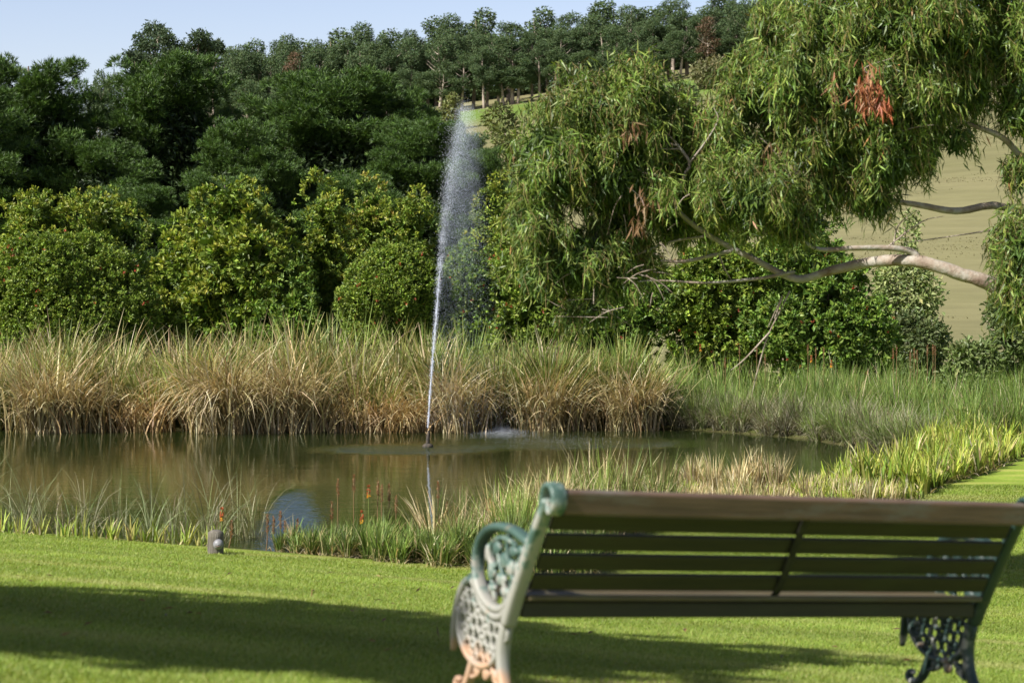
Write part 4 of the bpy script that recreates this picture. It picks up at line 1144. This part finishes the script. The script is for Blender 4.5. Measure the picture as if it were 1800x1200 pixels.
# ------------------------------------------------------------------ fountain
def fountain():
    bp = P(752, 785, 36.7)
    e = empty('fountain', (bp[0], bp[1], WATER), 'pond fountain throwing one tall jet with drifting spray', 'fountain')
    o = np.array([bp[0], bp[1], WATER])
    a = Acc()
    tube(a, [(0, 0, -.4), (0, 0, .1), (0.01, 0, .22), (.012, 0, .30)], [.035, .035, .03, .016], 8, (.05, .045, .04), 3)
    tube(a, [(0, 0, -.02), (0, 0, .03)], [.10, .10], 12, (.05, .05, .045), 1)
    a.obj('nozzle', noise_mat('dark_pipe', [(.4, (.03, .028, .024)), (.6, (.07, .055, .04))], nscale=20), e, True)
    Yd = 36.7
    cl = np.array([(752, 752), (756, 690), (762, 610), (768, 540), (775, 450), (783, 370), (793, 290), (804, 230), (812, 195)], float)

    def water(n, pos, size, name, col=(.80, .84, .92)):
        b = Acc()
        n = len(pos)
        leaves(b, pos, rnd_unit(n), np.broadcast_to(size, (n,)) * 2.4, np.broadcast_to(size, (n,)) * 1.8, np.tile(np.array(col), (n, 1)), .5)
        w = b.obj(name, M['drop'], e); w['kind'] = 'stuff'

    RS.seed(77)
    t = RS.rand(12000) ** .8
    yy = 752 + (190 - 752) * t
    xx = np.interp(yy, cl[::-1, 1], cl[::-1, 0])
    sp = np.interp(t, [0, .3, .6, .85, 1], [1.0, 1.8, 4.0, 9.0, 14.0])
    # clumps of water along the jet
    cl_n = .5 * np.sin(yy * .21 + 2 * np.sin(yy * .05)) + .5 * np.sin(yy * .137 + 1) + RS.normal(0, .9, len(yy))
    k = cl_n > -.5
    yy, xx, sp, t = yy[k], xx[k], sp[k], t[k]
    n = len(yy)
    pos = np.array([P(x, y, Yd) for x, y in zip(xx + RS.normal(0, 1, n) * sp, yy)]) - o + np.stack([np.zeros(n), RS.normal(0, .06, n) * (0.3 + t * 2), np.zeros(n)], 1)
    water(n, pos, .0028 + .0045 * RS.rand(n) * (1 - .4 * t), 'water_jet')
    # core of the stream
    b = Acc()
    pts = np.array([P(x, y, Yd) for x, y in cl[:5]]) - o
    tube(b, pts, [.008, .008, .007, .005, .002], 7, (.8, .84, .92), 12, rough=.3)
    b.obj('water_core', M['drop'], e, True)
    # falling spray drifting to the right
    m = 300000
    t = RS.rand(m) ** .85                      # 0 top, 1 bottom
    ys = 180 + 570 * t
    jx = np.interp(ys, cl[::-1, 1], cl[::-1, 0])
    right = np.interp(ys, [175, 230, 330, 450, 560, 660, 750], [835, 845, 852, 862, 880, 905, 930])
    u = RS.beta(1.0, 1.45, m) * (1.0 + .14 * RS.normal(size=m))
    xs = jx - 10 * RS.rand(m) + (right - jx) * u
    keep = RS.rand(m) < np.interp(ys, [175, 230, 330, 420, 520, 640, 760], [.7, 1, .9, .55, .22, .13, .12])
    ys, xs = ys[keep], xs[keep]; m = len(ys)
    pos = np.array([P(x, y, Yd) for x, y in zip(xs, ys)]) - o + np.stack([np.zeros(m), RS.normal(.4, .7, m), np.zeros(m)], 1)
    water(m, pos, .0010 + .0018 * RS.rand(m) ** 3, 'spray', (.80, .88, 1.0))
    # splash where the spray lands
    m = 9000
    r = np.abs(RS.normal(0, .5, m)); ph = RS.rand(m) * 6.28
    px_, py_ = 882 + 55 * r * np.cos(ph), 757 + 8 * r * np.sin(ph)
    Yw = (CAMZ - WATER) * F / (py_ - HOR)
    pos = np.stack([(px_ - 900) / F * Yw, Yw, WATER + .005 + RS.exponential(.025, m) * np.maximum(1.2 - r, .1)], 1) - o
    water(m, pos, .0018 + .003 * RS.rand(m), 'splash')
    m = 1200
    px_, py_ = RS.normal(970, 60, m), RS.normal(775, 5, m); Yw = (CAMZ - WATER) * F / (py_ - HOR)
    pos = np.stack([(px_ - 900) / F * Yw, Yw, WATER + .004 + RS.exponential(.012, m)], 1) - o
    water(m, pos, .0015 + .002 * RS.rand(m), 'drops')


m_, nt_, out_ = new_mat('water_drop')
pb_ = N(nt_, 'ShaderNodeBsdfPrincipled', i_Roughness=.25)
at_ = N(nt_, 'ShaderNodeAttribute', attribute_name='col'); nt_.links.new(at_.outputs['Color'], pb_.inputs['Base Color'])
tr_ = N(nt_, 'ShaderNodeBsdfTranslucent'); nt_.links.new(at_.outputs['Color'], tr_.inputs['Color'])
mx_ = N(nt_, 'ShaderNodeMixShader'); mx_.inputs[0].default_value = .5
nt_.links.new(pb_.outputs[0], mx_.inputs[1]); nt_.links.new(tr_.outputs[0], mx_.inputs[2]); nt_.links.new(mx_.outputs[0], out_.inputs['Surface'])
M['drop'] = m_
fountain()


# ------------------------------------------------------------------ timber post light
def post_light():
    b = P(379, 967, 21.4); X = b[0]; z = float(ground(X, 21.4))
    top = P(379, 936, 21.4)[2]; h = top - z
    e = empty('post_light', (X, 21.4, z), 'short weathered timber post with a round grey lamp at the pond edge', 'post light', rz=.15)
    a = Acc()
    tube(a, [(0, 0, -.15), (0, 0, h * .5), (0, 0, h)], [.088, .087, .086], 18, sub=2, rough=.012)
    a.obj('post', noise_mat('weathered_timber', [(.3, (.07, .06, .045)), (.7, (.17, .155, .13))], (6, 6, .6), 6, 6, .9, .6), e, True)
    l = Acc()
    f0 = np.array([.028, -.075, h * .52])
    tube(l, [f0, f0 + [0, -.03, 0]], [.055, .055], 18, sub=1)
    q = [(0.052, 0), (.050, -.014), (.038, -.028), (.018, -.036), (.002, -.038)]
    tube(l, [f0 + [0, -.03 + y, .0] for r, y in q], [r for r, y in q], 18, sub=1)
    l.obj('lamp', noise_mat('grey_lamp', [(.4, (.16, .16, .17)), (.6, (.22, .22, .23))], nscale=8, rough=.4), e, True)
    d = Acc()
    tube(d, [f0 + [.02, -.072, -.012], f0 + [-.005, -.076, -.018], f0 + [-.03, -.070, -.008]], [.006, .008, .005], 8, sub=3)
    d.obj('lamp_slot', M['darktrunk'], e, True)


post_light()


# ------------------------------------------------------------------ bench
def paint_mat(shift=0.0, green=(.042, .082, .066), ztop=.62):
    m, nt, out = new_mat('peeling_green_paint')
    tc = N(nt, 'ShaderNodeTexCoord')
    sp = N(nt, 'ShaderNodeSeparateXYZ'); nt.links.new(tc.outputs['Object'], sp.inputs[0])
    nz = N(nt, 'ShaderNodeTexNoise', i_Scale=16.0, i_Detail=6.0, i_Roughness=.65); nt.links.new(tc.outputs['Object'], nz.inputs['Vector'])
    # more bare primer low on the casting, where it has been knocked and mown against
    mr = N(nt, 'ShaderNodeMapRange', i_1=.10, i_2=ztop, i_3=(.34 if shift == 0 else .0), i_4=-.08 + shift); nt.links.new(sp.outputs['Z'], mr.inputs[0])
    ad = N(nt, 'ShaderNodeMath', operation='ADD'); nt.links.new(nz.outputs['Fac'], ad.inputs[0]); nt.links.new(mr.outputs[0], ad.inputs[1])
    cr = N(nt, 'ShaderNodeValToRGB'); e = cr.color_ramp.elements
    e[0].position = .46; e[0].color = (*green, 1); e[1].position = .60; e[1].color = (.25, .245, .215, 1)
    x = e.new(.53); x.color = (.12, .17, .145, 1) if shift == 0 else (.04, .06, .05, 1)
    nt.links.new(ad.outputs[0], cr.inputs[0])
    n2 = N(nt, 'ShaderNodeTexNoise', i_Scale=9.0, i_Detail=5.0); nt.links.new(tc.outputs['Object'], n2.inputs['Vector'])
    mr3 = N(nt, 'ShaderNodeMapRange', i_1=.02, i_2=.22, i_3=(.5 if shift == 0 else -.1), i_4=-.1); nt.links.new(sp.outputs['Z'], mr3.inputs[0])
    ad2 = N(nt, 'ShaderNodeMath', operation='ADD'); nt.links.new(n2.outputs['Fac'], ad2.inputs[0]); nt.links.new(mr3.outputs[0], ad2.inputs[1])
    mr4 = N(nt, 'ShaderNodeMapRange', i_1=.52, i_2=.72, i_3=0.0, i_4=.85); nt.links.new(ad2.outputs[0], mr4.inputs[0])
    mx = N(nt, 'ShaderNodeMix', data_type='RGBA'); mx.inputs[7].default_value = (.42, .25, .15, 1)
    nt.links.new(mr4.outputs[0], mx.inputs[0]); nt.links.new(cr.outputs[0], mx.inputs[6])
    pb = N(nt, 'ShaderNodeBsdfPrincipled', i_Roughness=.5); nt.links.new(mx.outputs[2], pb.inputs['Base Color'])
    bp = N(nt, 'ShaderNodeBump', i_Strength=.4, i_Distance=.004); nt.links.new(ad.outputs[0], bp.inputs['Height']); nt.links.new(bp.outputs[0], pb.inputs['Normal'])
    nt.links.new(pb.outputs[0], out.inputs['Surface'])
    return m


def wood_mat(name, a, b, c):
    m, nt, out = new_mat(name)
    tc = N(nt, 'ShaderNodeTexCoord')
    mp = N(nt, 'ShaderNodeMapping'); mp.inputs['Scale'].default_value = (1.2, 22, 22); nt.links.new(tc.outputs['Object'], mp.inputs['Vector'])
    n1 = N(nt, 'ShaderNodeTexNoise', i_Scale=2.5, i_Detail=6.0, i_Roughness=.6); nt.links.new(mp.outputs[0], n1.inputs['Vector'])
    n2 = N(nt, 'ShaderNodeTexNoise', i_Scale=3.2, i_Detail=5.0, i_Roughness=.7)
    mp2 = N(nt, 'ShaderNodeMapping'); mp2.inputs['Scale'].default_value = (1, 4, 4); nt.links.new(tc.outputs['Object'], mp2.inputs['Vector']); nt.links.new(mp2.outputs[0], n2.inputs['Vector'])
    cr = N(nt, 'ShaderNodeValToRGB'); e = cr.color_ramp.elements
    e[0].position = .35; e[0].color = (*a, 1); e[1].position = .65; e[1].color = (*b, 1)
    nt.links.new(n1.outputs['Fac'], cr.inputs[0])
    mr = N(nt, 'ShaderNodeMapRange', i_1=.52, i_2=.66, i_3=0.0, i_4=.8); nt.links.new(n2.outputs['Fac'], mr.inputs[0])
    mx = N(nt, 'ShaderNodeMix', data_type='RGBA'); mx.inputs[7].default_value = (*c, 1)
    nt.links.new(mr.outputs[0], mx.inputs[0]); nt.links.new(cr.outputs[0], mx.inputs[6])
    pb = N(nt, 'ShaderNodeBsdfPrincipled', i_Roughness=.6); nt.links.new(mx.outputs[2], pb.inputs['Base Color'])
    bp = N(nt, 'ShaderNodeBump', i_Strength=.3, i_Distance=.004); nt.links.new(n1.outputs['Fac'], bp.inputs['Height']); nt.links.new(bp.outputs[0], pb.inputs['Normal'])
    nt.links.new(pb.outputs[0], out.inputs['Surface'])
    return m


def plank(name, x0, x1, yc, zc, dy, dz, tilt, mat, parent, bev=.006):
    bm = bmesh.new(); bmesh.ops.create_cube(bm, size=1)
    bmesh.ops.scale(bm, vec=(x1 - x0, dy, dz), verts=bm.verts)
    bmesh.ops.bevel(bm, geom=list(bm.edges), offset=bev, segments=2, affect='EDGES', profile=.5)
    me = bpy.data.meshes.new(name); bm.to_mesh(me); bm.free(); me.materials.append(mat)
    o = bpy.data.objects.new(name, me); COL.objects.link(o); o.parent = parent
    o.location = ((x0 + x1) / 2, yc, zc); o.rotation_euler = (tilt, 0, 0)
    return o


BL = 2.06
def bench():
    b0 = P(893, 1100, 7.0)
    e = empty('garden_bench', (b0[0], 7.0, -.042), 'old slatted garden bench with peeling green cast iron ends, seen from behind', 'bench')
    e.rotation_euler = Matrix.Rotation(R(25.5), 3, 'Z').__matmul__(Matrix.Rotation(R(4.2), 3, 'Y')).to_euler()
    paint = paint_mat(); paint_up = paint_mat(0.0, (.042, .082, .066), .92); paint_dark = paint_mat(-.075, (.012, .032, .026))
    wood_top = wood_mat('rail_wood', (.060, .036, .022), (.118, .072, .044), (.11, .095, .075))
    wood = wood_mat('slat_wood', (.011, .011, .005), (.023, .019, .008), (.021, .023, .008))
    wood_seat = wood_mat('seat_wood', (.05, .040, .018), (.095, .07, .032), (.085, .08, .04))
    AX = (1, 0, 0)

    def bar(acc, uv, wid, th, taper=None, sub=6, x=0.0, sides=12):
        pts = [(x, u, v) for u, v in uv]
        r = np.ones(len(pts)) if taper is None else np.asarray(taper)
        tube(acc, pts, r, sides, sub=sub, flat=(AX, wid / 2, th / 2))

    def blob(acc, u, v, ru, rv, rx=.016, x=0.0):
        q = np.linspace(-1, 1, 7)
        tube(acc, [(x, u + ru * t, v) for t in q], np.sqrt(np.maximum(1 - q * q, .02)), 10, sub=1, flat=(AX, rx, rv))

    f = Acc()
    bar(f, [(.045, .30), (.005, .385), (-.05, .49), (-.115, .61), (-.175, .71), (-.205, .765)], .058, .040, [1, 1, 1, .95, .9, .85])
    bar(f, [(-.185, .72), (-.192, .775), (-.215, .812), (-.250, .818), (-.279, .795), (-.284, .755), (-.262, .728), (-.238, .735), (-.232, .757), (-.245, .77)], .062, .024, [.7, .95, 1, 1, 1, .95, .9, .85, .7, .5])
    fr = f.obj('end_frame', paint_up, e, True)
    # arm
    a = Acc()
    bar(a, [(-.115, .600), (-.06, .612), (.04, .632), (.15, .634), (.245, .612), (.312, .562), (.334, .495), (.318, .428), (.262, .374), (.18, .344), (.09, .348), (.03, .385), (-.01, .44)], .050, .030)
    bar(a, [(.02, .58), (.09, .597), (.17, .588), (.22, .55), (.215, .505), (.175, .485), (.15, .515)], .030, .018, [.6, 1, 1, 1, 1, .8, .5])
    for (u, v, r1, r2) in [(.17, .555, .03, .026), (.10, .52, .034, .03), (.20, .47, .03, .034), (.12, .45, .036, .024), (.05, .50, .026, .032), (.03, .56, .03, .02), (-.03, .57, .026, .02), (.24, .53, .018, .034), (.08, .41, .034, .018), (.19, .41, .026, .018), (-.01, .50, .016, .03)]:
        blob(a, u, v, r1, r2)
    for uv in [[(.08, .38), (.10, .45), (.15, .52), (.17, .58)], [(.16, .37), (.20, .44), (.23, .52)], [(.0, .45), (.06, .50), (.09, .57), (.08, .615)], [(.04, .40), (.03, .48), (-.03, .55)]]:
        bar(a, uv, .022, .013, sub=4, sides=8)
    a.obj('armrest', paint, fr, True)
    # lattice side panel
    p = Acc()
    outline = [(.03, .36), (.09, .322), (.17, .315), (.25, .34), (.305, .385), (.35, .415), (.40, .405), (.445, .36), (.475, .29), (.488, .21), (.50, .135)]
    bar(p, outline, .046, .028, [1] * 9 + [.9, .5])
    bar(p, [(.06, .345), (.17, .335), (.26, .362), (.325, .412), (.37, .432)], .036, .014, sub=5)
    bar(p, [(.452, .30), (.435, .215), (.375, .155), (.29, .125), (.20, .125), (.12, .16), (.07, .225), (.045, .31)], .044, .024)
    poly = np.array([(.05, .33), (.17, .305), (.26, .33), (.35, .40), (.41, .385), (.445, .30), (.43, .22), (.37, .165), (.28, .135), (.2, .135), (.12, .17), (.07, .24)])

    def inpoly(u, v):
        c = False
        for i in range(len(poly)):
            x1, y1 = poly[i]; x2, y2 = poly[i - 1]
            if (y1 > v) != (y2 > v) and u < (x2 - x1) * (v - y1) / (y2 - y1) + x1: c = not c
        return c
    for i in range(10):
        for j in range(7):
            u = .04 + i * .0500 + (j % 2) * .025; v = .135 + j * .0435
            if inpoly(u, v):
                th = np.linspace(0, 2 * math.pi, 13); k = .026 + .004 * RS.rand()
                wob = 1 + .18 * np.cos(4 * th + RS.rand() * 6)
                bar(p, [(u + k * w_ * math.cos(t), v + k * w_ * math.sin(t)) for t, w_ in zip(th, wob)], .022, .0105, sub=1, sides=8)
                if (i + j) % 3 == 0: blob(p, u, v, .014, .014, .014)
    p.obj('side_panel', paint, fr, True)
    l = Acc()
    bar(l, [(.30, .14), (.32, .09), (.345, .045), (.375, .012), (.415, .004), (.44, .02), (.43, .042), (.41, .038)], .044, .030, [1, 1, .95, .9, .9, .85, .7, .5])
    bar(l, [(.22, .13), (.25, .09), (.30, .07), (.33, .08)], .03, .016, [.8, 1, 1, .6])
    blob(l, .265, .10, .03, .026)
    l.obj('leg', paint, fr, True)
    l = Acc()
    bar(l, [(.055, .30), (.072, .22), (.066, .15), (.04, .085), (.0, .04), (-.05, .005), (-.085, .008)], .050, .040, [1, 1, .95, .9, .85, .8, .7])
    bar(l, [(.15, .135), (.115, .10), (.08, .075), (.045, .08)], .03, .016, [.8, 1, 1, .6])
    blob(l, .11, .105, .028, .026); blob(l, .19, .105, .026, .03)
    l.obj('leg', paint, fr, True)
    # right hand end: a copy of the casting with all its parts
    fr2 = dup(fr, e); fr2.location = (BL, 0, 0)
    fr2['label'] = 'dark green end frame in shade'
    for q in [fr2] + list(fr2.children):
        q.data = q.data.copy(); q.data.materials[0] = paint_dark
    i0, i1 = .034, BL - .034
    # back: rail and four slats follow the rake
    tilt = R(28)
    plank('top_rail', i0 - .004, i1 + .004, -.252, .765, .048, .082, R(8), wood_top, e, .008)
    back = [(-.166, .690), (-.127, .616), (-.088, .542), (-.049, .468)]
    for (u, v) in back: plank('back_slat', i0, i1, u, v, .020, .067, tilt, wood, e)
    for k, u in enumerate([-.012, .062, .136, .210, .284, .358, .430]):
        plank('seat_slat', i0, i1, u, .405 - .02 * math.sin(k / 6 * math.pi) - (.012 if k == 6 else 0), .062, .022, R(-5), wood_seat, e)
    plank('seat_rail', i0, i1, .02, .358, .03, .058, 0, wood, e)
    s = Acc()
    xm = BL * .515
    bar(s, [(-.215, .728), (-.184, .682), (-.148, .612), (-.112, .545), (-.075, .478), (-.035, .425), (.02, .386)], .034, .006, x=xm)
    s.obj('back_strap', noise_mat('black_iron', [(.4, (.012, .012, .010)), (.7, (.03, .028, .022))], nscale=30, rough=.55), e, True)
    return e


bench()

# ------------------------------------------------------------------ sky, sun, camera
w = bpy.data.worlds.new('World'); scene.world = w; w.use_nodes = True
nt = w.node_tree
bg = nt.nodes['Background']; bg.inputs['Strength'].default_value = .064
sk = nt.nodes.new('ShaderNodeTexSky'); sk.sky_type = 'NISHITA'; sk.sun_disc = False
sk.sun_elevation = SUN_EL; sk.sun_rotation = math.atan2(SUN[0], SUN[1]) % (2 * math.pi)
sk.air_density = 1.0; sk.dust_density = 1.2; sk.ozone_density = 1.6
tint = nt.nodes.new('ShaderNodeVectorMath'); tint.operation = 'MULTIPLY'; tint.inputs[1].default_value = (1.12, .98, 1.02)
nt.links.new(sk.outputs[0], tint.inputs[0])
gc = nt.nodes.new('ShaderNodeTexCoord'); gs = nt.nodes.new('ShaderNodeSeparateXYZ'); nt.links.new(gc.outputs['Generated'], gs.inputs[0])
gm = nt.nodes.new('ShaderNodeMapRange'); gm.inputs[1].default_value = .05; gm.inputs[2].default_value = .6; gm.inputs[3].default_value = 1.45; gm.inputs[4].default_value = .72
nt.links.new(gs.outputs['Z'], gm.inputs[0])
gv = nt.nodes.new('ShaderNodeVectorMath'); gv.operation = 'SCALE'; nt.links.new(tint.outputs[0], gv.inputs[0]); nt.links.new(gm.outputs[0], gv.inputs['Scale'])
nt.links.new(gv.outputs[0], bg.inputs['Color'])

sl = bpy.data.lights.new('sun', 'SUN'); sl.energy = 5.0; sl.angle = R(.53); sl.color = (1, .96, .89)
so = bpy.data.objects.new('sun', sl); COL.objects.link(so)
so.rotation_euler = Vector(-SUN).to_track_quat('-Z', 'Y').to_euler(); so.location = (-20, -20, 40)

cam = bpy.data.cameras.new('camera'); co = bpy.data.objects.new('camera', cam); COL.objects.link(co)
co.location = (0, 0, CAMZ); co.rotation_euler = (R(90), 0, 0)
cam.sensor_width = 36; cam.lens = F / 1800 * 36
cam.shift_y = -(600 - HOR) / 1800
cam.clip_start = .1; cam.clip_end = 3000
cam.dof.use_dof = True; cam.dof.focus_distance = 37; cam.dof.aperture_fstop = 4.0
scene.camera = co
scene.view_settings.view_transform = 'Standard'; scene.view_settings.look = 'None'
scene.view_settings.exposure = 1.0; scene.view_settings.gamma = 1.0
scene.cycles.max_bounces = 6; scene.cycles.diffuse_bounces = 3; scene.cycles.transmission_bounces = 4; scene.cycles.transparent_max_bounces = 8
scene.cycles.use_denoising = True
